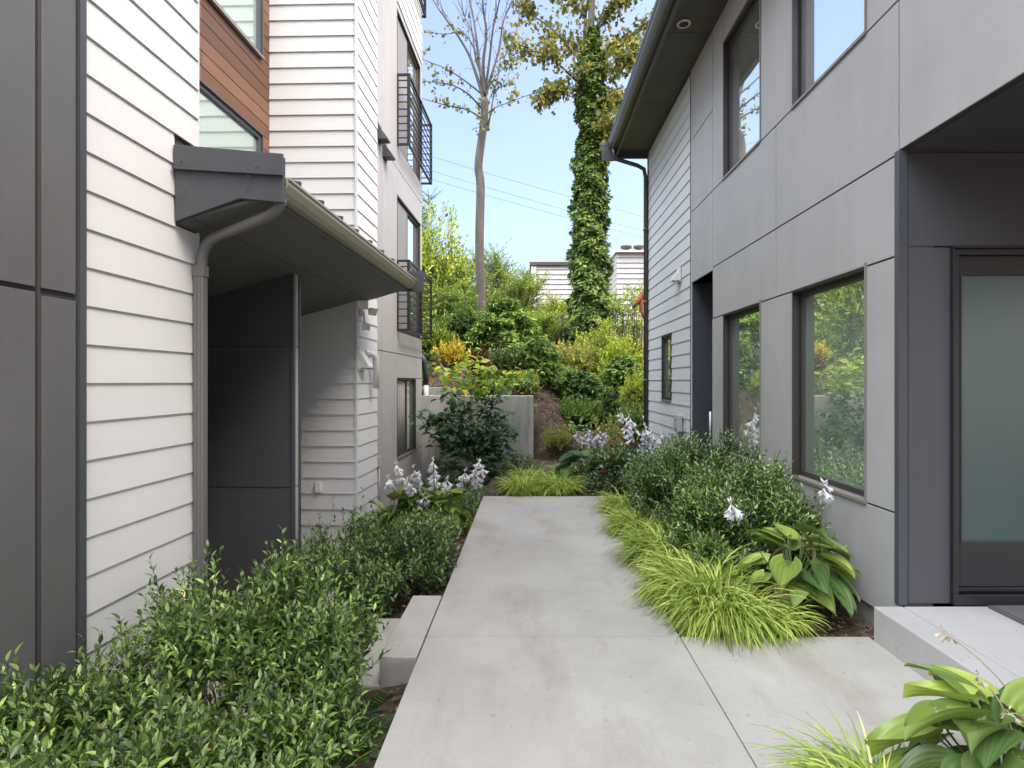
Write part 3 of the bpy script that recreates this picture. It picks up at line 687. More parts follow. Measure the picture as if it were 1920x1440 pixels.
# fixtures on the right house
def fixture(name, label, cat, loc): return empty(name, loc, label, cat)
c = FRt.w(1.81, 6.43, 5.62); t = fixture('soffit_vent', 'round cream slotted vent set in the dark eave at upper right', 'vent', c)
m = MB(); m.lathe((c[0], c[1], c[2]-.004), [(.055, -.0), (.06, -.004), (.078, -.006), (.08, .004)], 28); m.build('ring', M['cream'], t, True)
m = MB()
for i in range(-3, 4):
    hw_ = math.sqrt(.054**2-(i*.014)**2); m.box(F0, c[0]-hw_, c[0]+hw_, c[1]+i*.014-.004, c[1]+i*.014+.004, c[2]-.014, c[2]-.009)
m.build('slats', M['chim'], t)
c = FRt.w(RU-.02, 8.0, 2.95); t = fixture('vent_hood', 'small white wedge vent hood high on the sunny white siding', 'vent hood', c)
def hood(mb, F, u, side, v, z, w_, h_, d_):
    A = [F.w(u, v-w_/2, z+h_), F.w(u, v-w_/2, z), F.w(u+side*d_, v-w_/2, z), F.w(u+side*d_, v-w_/2, z+h_*.12)]
    B_ = [F.w(u, v+w_/2, z+h_), F.w(u, v+w_/2, z), F.w(u+side*d_, v+w_/2, z), F.w(u+side*d_, v+w_/2, z+h_*.12)]
    mb.prism(A, B_)
m = MB(); hood(m, FRt, RU-.006, -1, 7.95, 2.93, .15, .17, .11); m.build('cover', M['whiteplastic'], t, bevel=.004)
m = MB(); m.box(FRt, RU-.006, RU-.016, 7.86, 8.04, 2.91, 3.12); m.tube([FRt.w(RU-.05, 7.95, 2.89), FRt.w(RU-.05, 7.95, 2.935)], .04, 12); m.build('back_plate', M['whiteplastic'], t)
c = FRt.w(RU-.03, 7.85, .9); t = fixture('utility_box', 'grey electrical utility box on the white siding beside the dark alcove', 'utility box', c)
m = MB(); m.box(FRt, RU-.008, RU-.085, 7.76, 7.94, .80, 1.04); m.build('case', M['greybox'], t, bevel=.012)
m = MB(); m.box(FRt, RU-.087, RU-.10, 7.79, 7.91, .83, .95); m.box(FRt, RU-.087, RU-.105, 7.83, 7.87, .965, 1.01); m.build('cover_plate', M['greybox'], t, bevel=.004)
m = MB(); m.tube([FRt.w(RU-.03, 7.88, .80), FRt.w(RU-.03, 7.88, .62), FRt.w(RU+.0, 7.88, .55)], .014, 8); m.build('conduit', M['greybox'], t, True)
c = FRt.w(RU-.03, 8.1, .66); t = fixture('hose_tap', 'small metal garden tap on the white siding left of the utility box', 'tap', c)
m = MB(); m.tube([FRt.w(RU+.0, 8.1, .68), FRt.w(RU-.10, 8.1, .68), FRt.w(RU-.12, 8.1, .63)], .014, 8); m.build('spout', M['chim'], t, True)
m = MB(); m.tube([FRt.w(RU-.07, 8.1, .69), FRt.w(RU-.07, 8.1, .73)], .006, 6); m.tube([FRt.w(RU-.07, 8.05, .735), FRt.w(RU-.07, 8.15, .735)], .010, 8); m.build('handle', M['chim'], t, True)
# ------------------------------------------------------------------ left townhouse
LU = -2.116
tl = empty('townhouse', (-4.5, 5, -.7), 'tall white sided and grey panelled townhouse on the left with porch canopy and railings', 'house')
ZT = 9.6
lw_op = (8.07, 9.25, .385, 1.55); d1 = (8.07, 9.58, 2.25, 4.21); d2 = (8.07, 9.58, 4.95, 6.91)
bk = MB()
wall_u(bk, FL, LU, 1, [(2.495, 3.35, -.7, ZT), (6.27, 7.03, -.7, ZT)], [], .004, .2)
wall_u(bk, FL, LU-.014, 1, [(7.03, 9.72, -.7, ZT)], [lw_op, d1, d2], .014, .2)
bk.box(FL, -2.102, -2.3, .3, 2.49, -.7, ZT)
bk.box(FL, LU-.2, -3.14, .3, 3.35, -.7, ZT)
bk.box(FL, -3.14, -9, .3, 9.6, -.7, ZT); bk.box(FL, -3.14, LU-.2, 6.27, 9.6, -.7, ZT)
bk.build('wall', M['backing'], tl)
m = MB(); m.box(FL, LU-.03, -9, 9.6, 9.70, -.7, ZT); m.build('end_wall', M['panel'], tl)
m = MB(); siding(m, FL, LU, 1, 2.497, 3.36, -.7, ZT, 1.495, [(3.145, 3.37, 2.46, 2.89)]); siding(m, FL, LU, 1, 6.26, 7.03, -.7, ZT, 1.487)
siding(m, FL, LU-.014, 1, 8.07, 9.70, 7.02, ZT, 1.49); m.box(FL, LU-.05, LU+.004, 3.36, 3.38, -.7, ZT)
m.build('white_siding', M['white'], tl)
m = MB(); siding(m, FL, 6.262, -1, -3.12, LU+.0, -.7, ZT, 1.487, axis='v', outt=.019); m.build('front_siding', M['white'], tl)
m = MB(); m.box(FL, LU-.012, LU+.018, 6.240, 6.259, -.7, ZT); m.build('corner_bead', M['white'], tl)
# near charcoal panels
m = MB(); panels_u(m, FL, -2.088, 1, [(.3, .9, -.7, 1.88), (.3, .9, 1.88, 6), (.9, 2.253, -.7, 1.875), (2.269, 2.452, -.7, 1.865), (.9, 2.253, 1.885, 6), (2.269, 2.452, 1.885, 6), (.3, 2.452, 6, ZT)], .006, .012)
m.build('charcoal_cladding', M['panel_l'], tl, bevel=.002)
m = MB(); m.box(FL, -2.078, -2.11, 2.458, 2.493, -.7, ZT); m.build('corner_trim', M['trim'], tl)
m = MB(); m.box(FL, -2.086, -2.10, 2.256, 2.267, -.7, ZT); m.build('joint_channel', M['backing'], tl)
# far grey panels
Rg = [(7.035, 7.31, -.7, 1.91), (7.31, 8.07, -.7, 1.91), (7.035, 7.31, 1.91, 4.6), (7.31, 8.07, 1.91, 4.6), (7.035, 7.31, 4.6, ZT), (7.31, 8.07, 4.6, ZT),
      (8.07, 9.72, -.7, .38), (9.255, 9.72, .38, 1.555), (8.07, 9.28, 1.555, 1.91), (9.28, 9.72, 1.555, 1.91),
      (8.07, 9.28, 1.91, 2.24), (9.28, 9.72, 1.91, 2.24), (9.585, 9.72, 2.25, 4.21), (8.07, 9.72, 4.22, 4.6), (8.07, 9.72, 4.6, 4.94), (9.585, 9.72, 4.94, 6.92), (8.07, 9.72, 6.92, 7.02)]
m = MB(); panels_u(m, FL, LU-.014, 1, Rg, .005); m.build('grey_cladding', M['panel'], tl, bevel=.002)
wn = window(tl, FL, LU-.014, 1, *lw_op, M['glass'], rec=.05, fw=.04, mull=(8.72,))
m = MB()
for i in range(9): m.tube([FL.w(LU-.052-.004*(i % 2), 8.13+i*.062, .43), FL.w(LU-.052-.004*(i % 2), 8.13+i*.062, 1.50)], .010, 6)
m.build('curtain', M['curtain'], wn, True)
for dv in (d1, d2):
    dw = window(tl, FL, LU-.014, 1, *dv, M['glass_up'], rec=.06, fw=.05, mull=(8.80,), sill=False, name='balcony_door')
    m = MB(); m.box(FL, LU-.045, LU-.06, 8.12, 8.78, dv[2]+.05, dv[3]-.05); m.build('curtain_reflection', M['curtain'], dw)  # grey sheet painted in place of the curtain reflection on the near leaf
def railing(v0, v1, u1, z0, z1, nb=9):
    m = MB(); u0 = LU-.014
    for z in (z0, z1-.03): m.box(FL, u1-.03, u1, v0, v1, z, z+.03); m.box(FL, u0, u1-.03, v0, v0+.03, z, z+.03); m.box(FL, u0, u1-.03, v1-.03, v1, z, z+.03)
    rl = None
    for v in (v0, (v0+v1)/2-.015, v1-.03): m.box(FL, u1-.034, u1+.004, v-.002, v+.034, z0-.002, z1+.002)
    m.box(FL, u0, u0+.02, v0-.002, v0+.028, z0, z1)
    rl = m.build('balcony_railing', M['black'], tl)
    m = MB()
    for i in range(1, nb+1):
        z = z0+(z1-z0)*i/(nb+1); m.box(FL, u1-.022, u1-.008, v0+.03, v1-.03, z, z+.014); m.box(FL, u0, u1-.03, v0+.008, v0+.022, z, z+.014); m.box(FL, u0, u1-.03, v1-.022, v1-.008, z, z+.014)
    m.build('bars', M['black'], rl)
railing(8.06, 9.69, -1.945, 4.93, 5.97); railing(8.06, 9.69, -1.945, 2.24, 3.27); railing(8.3, 9.69, -2.05, 7.83, 8.85)
# cedar wall in the recess
ww = [(4.55, 6.05, 5.04, 6.7), (4.55, 6.05, 2.98, 4.20)]
m = MB(); z = 2.4; UW = -3.10
while z < ZT:
    hit = [o for o in ww if o[2]-.01 < z+.07 < o[3]+.01]
    for a, b in ([(3.41, hit[0][0]), (hit[0][1], 6.25)] if hit else [(3.41, 5.0), (5.004, 6.25)]): m.box(FL, UW, UW-.02, a, b, z+.004, z+.136)
    z += .14
m.build('cedar_cladding', M['wood'], tl, bevel=.002)
for a in ww: window(tl, FL, UW+.03, 1, *a, M['paleglass'], rec=.05, fw=.055, frame=M['trim'])
# porch below: dark lining and fin wall
m = MB()
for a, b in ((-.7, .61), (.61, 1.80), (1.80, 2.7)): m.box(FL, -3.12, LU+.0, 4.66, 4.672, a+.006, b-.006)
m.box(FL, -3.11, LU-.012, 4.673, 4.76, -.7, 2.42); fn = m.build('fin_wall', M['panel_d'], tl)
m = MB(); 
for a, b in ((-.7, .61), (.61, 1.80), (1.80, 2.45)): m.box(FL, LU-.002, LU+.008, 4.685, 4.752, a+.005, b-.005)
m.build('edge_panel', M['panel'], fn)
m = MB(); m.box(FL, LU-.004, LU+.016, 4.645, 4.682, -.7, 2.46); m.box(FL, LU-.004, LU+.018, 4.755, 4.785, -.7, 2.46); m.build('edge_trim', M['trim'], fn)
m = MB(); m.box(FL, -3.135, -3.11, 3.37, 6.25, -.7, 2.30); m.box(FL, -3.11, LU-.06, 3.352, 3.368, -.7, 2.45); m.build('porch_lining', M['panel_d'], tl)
m = MB(); m.box(FL, -3.1, -2.0, 3.1, 6.24, -.75, -.62); m.build('porch_floor', M['concrete'], tl)
# canopy
cp = MB(); U1 = -1.538; V0, V1 = 3.13, 6.40
def sof(u): return 2.555+.27*(u+1.575)
prof = [(-1.575, 2.555), (-3.1, sof(-3.1)), (-3.1, sof(-3.1)+.02), (-1.575, 2.575)]
for a, b in ((V0+.03, 4.66-.004), (4.66+.004, V1-.03)):
    for p, q in ((-1.575, -2.01), (-2.02, -3.1)): cp.prism([FL.w(x, a, zz) for x, zz in ((p, sof(p)), (q, sof(q)), (q, sof(q)+.02), (p, sof(p)+.02))], [FL.w(x, b, zz) for x, zz in ((p, sof(p)), (q, sof(q)), (q, sof(q)+.02), (p, sof(p)+.02))])
can = cp.build('porch_canopy', M['soffit'], tl)
m = MB(); rp = [(-1.515, 2.665), (-3.1, 2.86), (-3.1, 2.89), (-1.515, 2.685)]
m.prism([FL.w(a, V0+.03, b) for a, b in rp], [FL.w(a, V1-.03, b) for a, b in rp])
v = V0+.28
while v < V1-.1:
    sp = [(-1.507, 2.68), (-3.1, 2.88), (-3.1, 2.925), (-1.500, 2.734)]
    m.prism([FL.w(a, v, b) for a, b in sp], [FL.w(a, v+.022, b) for a, b in sp]); v += .36
m.build('canopy_roof', M['trim'], can)
m = MB(); m.box(FL, -1.560, -1.580, V0+.03, V1-.03, 2.535, 2.66); m.build('fascia', M['soffit'], can)
m = MB(); GP = [(-1.558, 2.565), (-1.505, 2.565), (-1.485, 2.59), (-1.463, 2.63), (-1.463, 2.655), (-1.453, 2.655), (-1.453, 2.668), (-1.473, 2.668), (-1.475, 2.62), (-1.513, 2.576), (-1.558, 2.576)]
m.prism([FL.w(a, V0+.035, b) for a, b in GP], [FL.w(a, V1-.035, b) for a, b in GP]); m.build('gutter', M['gutter'], can)
for (va, vb) in ((V0, V0+.03), (V1-.03, V1)):
    m = MB(); pr = [(LU+.018, 2.825), (-1.475, 2.775), (-1.475, 2.515), (-1.725, 2.54), (LU+.018, 2.412)]
    m.prism([FL.w(a, va, b) for a, b in pr], [FL.w(a, vb, b) for a, b in pr])
    e = va-.014 if va == V0 else vb
    if va != V0: pr = [(LU+.018, 2.80), (-1.375, 2.75), (-1.375, 2.53), (-1.66, 2.54), (LU+.018, 2.412)]; m = MB(); m.prism([FL.w(a, va, b) for a, b in pr], [FL.w(a, vb, b) for a, b in pr])
    pr2 = [(LU+.018, 2.845), (-1.470, 2.786), (-1.470, 2.668), (LU+.018, 2.712)]
    if va != V0: pr2 = [(LU+.018, 2.82), (-1.355, 2.765), (-1.355, 2.70), (LU+.018, 2.74)]
    m.prism([FL.w(a, e, b) for a, b in pr2], [FL.w(a, e+.014, b) for a, b in pr2])
    bb = m.build('barge_board', M['slate'], can, bevel=.003)
    if va == V0:
        m = MB(); pr3 = [(LU+.018, 2.717), (-1.467, 2.673), (-1.467, 2.660), (LU+.018, 2.704)]
        m.prism([FL.w(a, e-.012, b) for a, b in pr3], [FL.w(a, e+.004, b) for a, b in pr3]); m.build('drip_edge', M['trim'], bb)
        for u_, z_ in ((-2.05, 2.75), (-1.615, 2.715), (-1.665, 2.66), (-1.665, 2.61), (-2.03, 2.58)): m = MB(); m.tube([FL.w(u_, e+.001, z_), FL.w(u_, e-.004, z_)], .007, 10); m.build('nail_head', M['trim'], bb)
# left downspout: fluted pipe with two crimped elbows
def flute(j): return 1.0 if j % 2 == 0 else .90
pts = []; 
def arc(a, b, c, n=7):
    a, b, c = Vector(a), Vector(b), Vector(c)
    return [a.lerp(b, t/n).lerp(b.lerp(c, t/n), t/n) for t in range(n+1)]
a0 = FL.w(-1.52, 3.20, 2.56); a1 = FL.w(-1.52, 3.20, 2.495); a2 = FL.w(-1.63, 3.22, 2.455)
b0 = FL.w(-1.94, 3.30, 2.375); b1 = FL.w(-2.065, 3.325, 2.345); b2 = FL.w(-2.065, 3.325, 2.21)
pts = arc(a0, a1, a2)+arc(b0, b1, b2)+[Vector(FL.w(-2.065, 3.325, 2.18))]
m = MB(); m.tube(pts, [.031*(1+.05*(i % 2)) for i in range(len(pts))], 20, flute)
dsp = m.build('downspout', M['pipe'], tl, True)
m = MB()
PW = [(-0.0289, -0.0224), (-0.0222, -0.0272), (-0.0178, -0.0224), (-0.0089, -0.0224), (-0.0044, -0.0272), (0.0044, -0.0272), (0.0089, -0.0224), (0.0178, -0.0224), (0.0222, -0.0272), (0.0289, -0.0224), (0.0289, 0.0240), (-0.0289, 0.0240)]
m.prism([FL.w(-2.065+a, 3.315+b, -.65) for a, b in PW], [FL.w(-2.065+a, 3.315+b, 2.19) for a, b in PW]); m.build('pipe', M['pipe'], dsp)
m = MB(); m.box(FL, -2.065-.035, -2.065+.035, 3.287, 3.345, 2.13, 2.20); m.build('collar', M['pipe'], dsp, bevel=.004)
# fixtures on the left house
c = FL.w(-2.06, 6.33, 2.33); t = fixture('security_light', 'white twin head security floodlight at the white corner below the canopy', 'floodlight', c)
m = MB(); m.tube([FL.w(LU+.012, 6.36, 2.30), FL.w(LU+.05, 6.36, 2.30)], .05, 14); m.tube([FL.w(LU+.05, 6.36, 2.30), FL.w(LU+.06, 6.36, 2.20), FL.w(LU+.07, 6.34, 2.16)], .012, 8); m.build('bracket', M['whiteplastic'], t, True)
def lamp_head(c, d, s):
    m = MB(); c = Vector(c); d = Vector(d).normalized(); a = d.cross(Vector((0, 0, 1))).normalized(); b = a.cross(d)
    def ring(q, r): return [tuple(c+d*q+a*(x*r)+b*(y*r*.8)) for x, y in ((-1, -1), (1, -1), (1, 1), (-1, 1))]
    m.prism(ring(-s, s*.55), ring(0, s)); m.prism(ring(.001, s*1.12), ring(s*.18, s*1.12)); h = m.build('lamp_head', M['whiteplastic'], t, bevel=.004)
    m = MB(); m.prism(ring(s*.181, s*.92), ring(s*.21, s*.92)); m.build('lens', M['cream'], h)
lamp_head(FL.w(LU+.07, 6.27, 2.37), (.3, -1, -.3), .055); lamp_head(FL.w(LU+.17, 6.33, 2.30), (.8, -.5, -.5), .05); lamp_head(FL.w(LU+.10, 6.30, 2.12), (.4, -.8, -.6), .042)
c = FL.w(-2.08, 6.5, 1.7); t = fixture('vent_hood', 'white wedge dryer vent hood on the left white corner below the floodlight', 'vent hood', c)
m = MB(); hood(m, FL, LU+.016, 1, 6.40, 1.66, .17, .20, .11); m.build('cover', M['whiteplastic'], t, bevel=.004)
m = MB(); m.box(FL, LU+.012, LU+.022, 6.30, 6.50, 1.63, 1.90); m.build('back_plate', M['whiteplastic'], t)
c = FL.w(-2.08, 6.75, 1.5); t = fixture('wall_pipe', 'white bent plastic pipe on the white corner beside the wedge vent', 'pipe', c)
m = MB(); m.tube([FL.w(LU+.0, 6.62, 1.83), FL.w(LU+.06, 6.66, 1.83), FL.w(LU+.085, 6.70, 1.80), FL.w(LU+.085, 6.72, 1.74), FL.w(LU+.085, 6.72, 1.42)], .038, 12); m.build('pipe', M['whiteplastic'], t, True)
m = MB(); m.tube([FL.w(LU+.014, 6.62, 1.83), FL.w(LU+.024, 6.622, 1.83)], .055, 14); m.build('flange', M['whiteplastic'], t, True)
for i, (v, z, lb) in enumerate(((7.16, 4.72, 'dark wedge wall scupper on the grey cladding, nearer of the two'), (7.42, 4.60, 'dark wedge wall scupper on the grey cladding, nearer the railing'))):
    c = FL.w(LU, v, z); t = fixture('wall_hood', lb, 'wall hood', c)
    m = MB(); hood(m, FL, LU-.012, 1, v, z-.12, .16, .2, .13); m.build('cover', M['trim'], t, bevel=.003)
    m = MB(); m.box(FL, LU-.012, LU-.004, v-.1, v+.1, z-.14, z+.1); m.build('back_plate', M['trim'], t)
c = FL.w(LU, 7.1, .45); t = fixture('wall_outlet', 'small grey outdoor outlet with cable low on the grey cladding at the white corner', 'outlet', c)
m = MB(); m.box(FL, LU-.012, LU+.03, 7.07, 7.15, .42, .55); m.build('case', M['greybox'], t, bevel=.006)
m = MB(); m.tube([FL.w(LU+.01, 7.11, .42), FL.w(LU+.01, 7.11, -.1)], .008, 6); m.build('cable', M['greybox'], t, True)
c = FL.w(-2.3, 6.24, .4); t = fixture('wall_outlet', 'small white outlet cover low on the white wall facing the camera', 'outlet', FL.w(-2.53, 6.24, .32))
m = MB(); m.box(FL, -2.575, -2.50, 6.215, 6.25, .26, .37); m.build('cover', M['whiteplastic'], t, bevel=.005)
# ------------------------------------------------------------------ retaining wall and things on it
m = MB(); m.box(F0, -2.4, .066, 9.80, 10.0, -.9, 1.258); o = m.build('retaining_wall', M['ret'], loc=(-1.1, 9.9, -.6), bevel=.01)
tag(o, 'stained grey concrete retaining wall at the foot of the planted slope', 'retaining wall')
m = MB(); m.box(F0, -2.2, -1.38, 10.3, 10.45, .9, 1.40); o = m.build('concrete_kerb', M['ret'], loc=(-1.8, 10.3, 1.0), bevel=.01)
tag(o, 'short concrete kerb block standing behind the left end of the retaining wall', 'kerb')
t = empty('drain_pipe', (-1.82, 10.05, 1.2), 'white drain pipe with black curved hose rising behind the retaining wall corner', 'pipe')
m = MB(); m.tube([(-1.86, 10.05, 1.1), (-1.86, 10.05, 1.45)], .045, 12); m.build('pipe', M['whiteplastic'], t, True)
m = MB(); m.tube([(-1.86, 10.05, 1.45), (-1.86, 10.05, 1.60), (-1.90, 10.05, 1.85), (-1.96, 10.05, 2.02)], .05, 12); m.build('hose', M['black'], t, True)
# ------------------------------------------------------------------ house on the hill and power lines
hb = empty('house', (2.6, 25, 4.2), 'pale grey sided house with two chimney caps far up the slope', 'house')
def zy(y, Y): return H-(y-CY)*Y/FP
def xx(x, Y): return (x-CX)*Y/FP
Yh = 25.0
m = MB(); m.box(F0, xx(997, Yh), 8, Yh+.1, 33, 3, zy(493, Yh)-.1); m.box(F0, xx(1157, Yh), 9.5, Yh-1.3, 32, 3, zy(470, Yh-1.4)-.05)
siding(m, F0, Yh+.1, -1, xx(997, Yh), 3.9, 3.0, zy(500, Yh), 5, axis='v', ex=.22, outt=.045)
siding(m, F0, Yh-1.3, -1, xx(1157, Yh-1.4), 9.5, 3.0, zy(474, Yh-1.4), 5, axis='v', ex=.22, outt=.045)
siding(m, F0, xx(1157, Yh-1.4), -1, Yh-1.3, Yh+.1, 3.0, zy(474, Yh-1.4), 5, ex=.22)
m.build('wall', M['lightgrey'], hb)
m = MB(); m.box(F0, xx(995, Yh)-.05, 4.1, Yh-.02, 33.1, zy(497, Yh), zy(491, Yh)); m.box(F0, xx(997, Yh), 3.9, Yh-.1, Yh+.1, 4.75, 4.85); rf = m.build('roof_cap', M['gutter_dark'], hb)
m = MB(); m.box(F0, xx(1155, Yh-1.4)-.05, 9.6, Yh-1.5, 32, zy(473, Yh-1.4), zy(470, Yh-1.4)); m.build('chimney_cap', M['whiteplastic'], hb)
m = MB(); m.box(F0, xx(997, Yh)-.02, xx(1005, Yh), Yh+.0, Yh+.09, 3, zy(500, Yh)); m.build('corner_board', M['whiteplastic'], hb)
for x in (1174, 1198):
    m = MB(); c = (xx(x, 24), 24.0, zy(470, 23.6))
    m.lathe(c, [(.16, 0), (.13, .06), (.12, .16), (.13, .17), (.24, .19), (.24, .29), (.13, .31)], 14); m.build('flue', M['chim'], hb, True)
for i, (ya, yb, lb) in enumerate(((295, 407, 'thin grey overhead cable, uppermost of the three across the sky'), (322, 434, 'thin grey overhead cable, middle one of the three across the sky'), (338, 446, 'thin grey overhead cable, lowest of the three across the sky'))):
    m = MB(); pts = []
    for k in range(25):
        f = -2+5*k/24; x = 815+(1210-815)*f; y = ya+(yb-ya)*f; Y = 30+2*f
        p = px(x, y, Y); pts.append((p[0], p[1], p[2]+.25*((f-.5)**2-.25)))
    m.tube(pts, .011, 5); o = m.build('power_line', M['wire'], loc=pts[12], smooth=True); tag(o, lb, 'cable', 'power lines')
# stumps and driftwood
def log(name, label, x, yt, yb, hwp, Y, seed, split=False, lean=0):
    rng = random.Random(seed); X = xx(x, Y); zt = zy(yt, Y); zb = min(zy(yb, Y), terrain(X, Y))-.1; r = hwp*Y/FP
    m = MB(); n = 18; q = [1+.13*rng.uniform(-1, 1) for _ in range(n)]; base = len(m.v)
    k = 7
    for i in range(k+1):
        f = i/k
        for j in range(n):
            a = 2*math.pi*j/n; rr = r*q[j]*(1.12-.14*f); zz = zb+(zt-zb)*f+(rng.uniform(-.10, .06) if i == k else 0)
            m.v.append((X+lean*f+rr*math.cos(a), Y+rr*math.sin(a), zz))
    for i in range(k):
        for j in range(n): m.f.append((base+i*n+j, base+i*n+(j+1) % n, base+(i+1)*n+(j+1) % n, base+(i+1)*n+j))
    m.f.append(tuple(base+k*n+j for j in range(n)))
    o = m.build(name, M['stump'], loc=(X, Y, zb)); return tag(o, label, 'tree stump')
log('tree_stump', 'broad weathered split stump behind the yellow green bush', 1164, 611, 700, 15, 15.5, 1)
log('tree_stump', 'slim pale upright log leaning beside the right house downspout', 1197, 620, 700, 7, 15.0, 2, lean=.08)
log('tree_stump', 'narrow brown broken post left of the broad weathered stump', 1150, 613, 700, 5, 15.3, 3)
t = MB(); Y = 13.0
t.tube([px(1218, 540, Y), px(1206, 553, Y), px(1200, 562, Y), px(1192, 570, Y), px(1186, 577, Y)], [.10, .09, .075, .05, .03], 8)
t.tube([px(1204, 558, Y), px(1202, 570, Y), px(1203, 585, Y), px(1209, 598, Y), px(1216, 605, Y)], [.07, .05, .04, .04, .03], 8)
t.tube([px(1214, 546, Y), px(1212, 560, Y), px(1216, 575, Y)], [.07, .06, .04], 8)
t.tube([px(1216, 600, Y), (xx(1222, Y), Y, 1.0)], [.05, .07], 8)
o = t.build('driftwood', M['drift'], loc=(xx(1216, Y), Y, terrain(2.7, Y)), smooth=True); tag(o, 'twisted red brown driftwood branch poking out past the right house', 'driftwood')
# ------------------------------------------------------------------ trees
def wob(rng, pts, Y, dy=0):
    return [px(x, y, Y+dy*i/max(1, len(pts)-1)) for i, (x, y) in enumerate(pts)]
def densify(P, k=4):
    P = [Vector(p) for p in P]; o = []
    for i in range(len(P)-1):
        a = P[max(0, i-1)]; b = P[i]; c = P[i+1]; d = P[min(len(P)-1, i+2)]
        for j in range(k):
            t = j/k; o.append(.5*((2*b)+(c-a)*t+(2*a-5*b+4*c-d)*t*t+(3*b-3*c+d-a)*t**3))
    o.append(P[-1]); return o
def limb(mb, P, r0, r1, n=7):
    Q = densify(P); k = len(Q); mb.tube(Q, [r0+(r1-r0)*(i/(k-1))**.8 for i in range(k)], n); return Q
def twigs(mb, rng, Q, n, ln, r, upb=.5, ends=None, lo=.2):
    for _ in range(n):
        i = rng.randrange(int(lo*len(Q)), len(Q)-1); p = Q[i]; ax = (Q[i+1]-Q[max(0, i-1)]).normalized()
        d = (ax*.8+Vector((rng.gauss(0, .6), rng.gauss(0, .6), rng.gauss(0, .4)+upb))).normalized(); l = ln*rng.uniform(.5, 1.2)
        q = [p]; 
        for k in range(4):
            d = (d+Vector((rng.gauss(0, .16), rng.gauss(0, .16), rng.gauss(0, .12)+.05))).normalized(); q.append(q[-1]+d*l/4)
        mb.tube(q, [r, r*.8, r*.6, r*.4, r*.2], 4)
        if ends is not None: ends.append(q)
Y1 = 15.0; rr = random.Random(3)
zb1 = terrain(xx(905, Y1), Y1)
tb = empty('maple_tree', (xx(905, Y1), Y1, zb1), 'tall nearly bare tree with slender grey trunk and sparse brown leaves', 'tree')
m = MB(); Q = limb(m, [(xx(908, Y1), Y1, zb1-.1)]+wob(rr, [(903, 640), (902, 560), (899, 460), (901, 350), (897, 312), (903, 262), (908, 225), (908, 185)], Y1), .135, .10, 12)
ends = []
limbs = [([(908, 190), (893, 140), (878, 100), (855, 62), (832, 30), (812, 0), (780, -60)], .075, 0), ([(907, 180), (900, 130), (893, 70), (885, 20), (872, -30), (850, -120)], .07, .6),
         ([(909, 180), (906, 120), (912, 60), (905, 0), (915, -80), (905, -160)], .08, -.5), ([(909, 185), (922, 140), (935, 95), (944, 40), (960, 0), (985, -80)], .065, .4),
         ([(910, 170), (918, 110), (925, 50), (938, -10), (945, -110)], .06, -.9), ([(905, 150), (892, 110), (885, 60), (868, 20), (862, -60)], .045, 1.0),
         ([(915, 245), (921, 205), (932, 150), (945, 110), (968, 60), (978, 0), (1000, -60)], .035, 1.2)]
for P, r, dy in limbs:
    q = limb(m, wob(rr, P, Y1, dy), r*.72, .008); twigs(m, rr, q, 12, 1.3, .007, .6, ends)
low = [([(905, 205), (880, 178), (850, 160), (820, 155), (795, 152)], .032, -1), ([(903, 222), (875, 205), (840, 198), (800, 187), (780, 180)], .030, .5), ([(908, 180), (870, 150), (835, 128), (795, 112), (775, 95)], .03, 1),
       ([(914, 235), (925, 205), (955, 192), (1000, 175), (1035, 165)], .018, -1), ([(914, 215), (920, 180), (945, 160), (968, 152)], .015, .5), ([(898, 110), (870, 62), (835, 64), (800, 60)], .018, 0), ([(918, 160), (940, 132), (975, 118)], .014, 0)]
lowends = []
for P, r, dy in low:
    q = limb(m, wob(rr, P, Y1, dy), r, .005, 5); lowends.append(q); twigs(m, rr, q, 6, .5, .006, .2, lowends)
m.build('trunk', M['bark'], tb, True)
rng = np.random.default_rng(8); LP = []
for q in lowends:
    for _ in range(11): LP.append(tuple(rr.choice(q)))
for q in ends:
    for _ in range(1): LP.append(tuple(rr.choice(q)))
for _ in range(60): LP.append(px(rr.uniform(893, 912), rr.uniform(190, 250), Y1+rr.uniform(-.2, .2)))
P = np.array(LP)+rng.normal(0, .05, (len(LP), 3)); D = rng.normal(0, 1, (len(P), 3)); D[:, 2] -= .5
foliage('crown', tb, [inst(maple_t(), P, D, rng.normal(size=P.shape), .085*(.6+.6*rng.random(len(P))))], M['lf_map'])
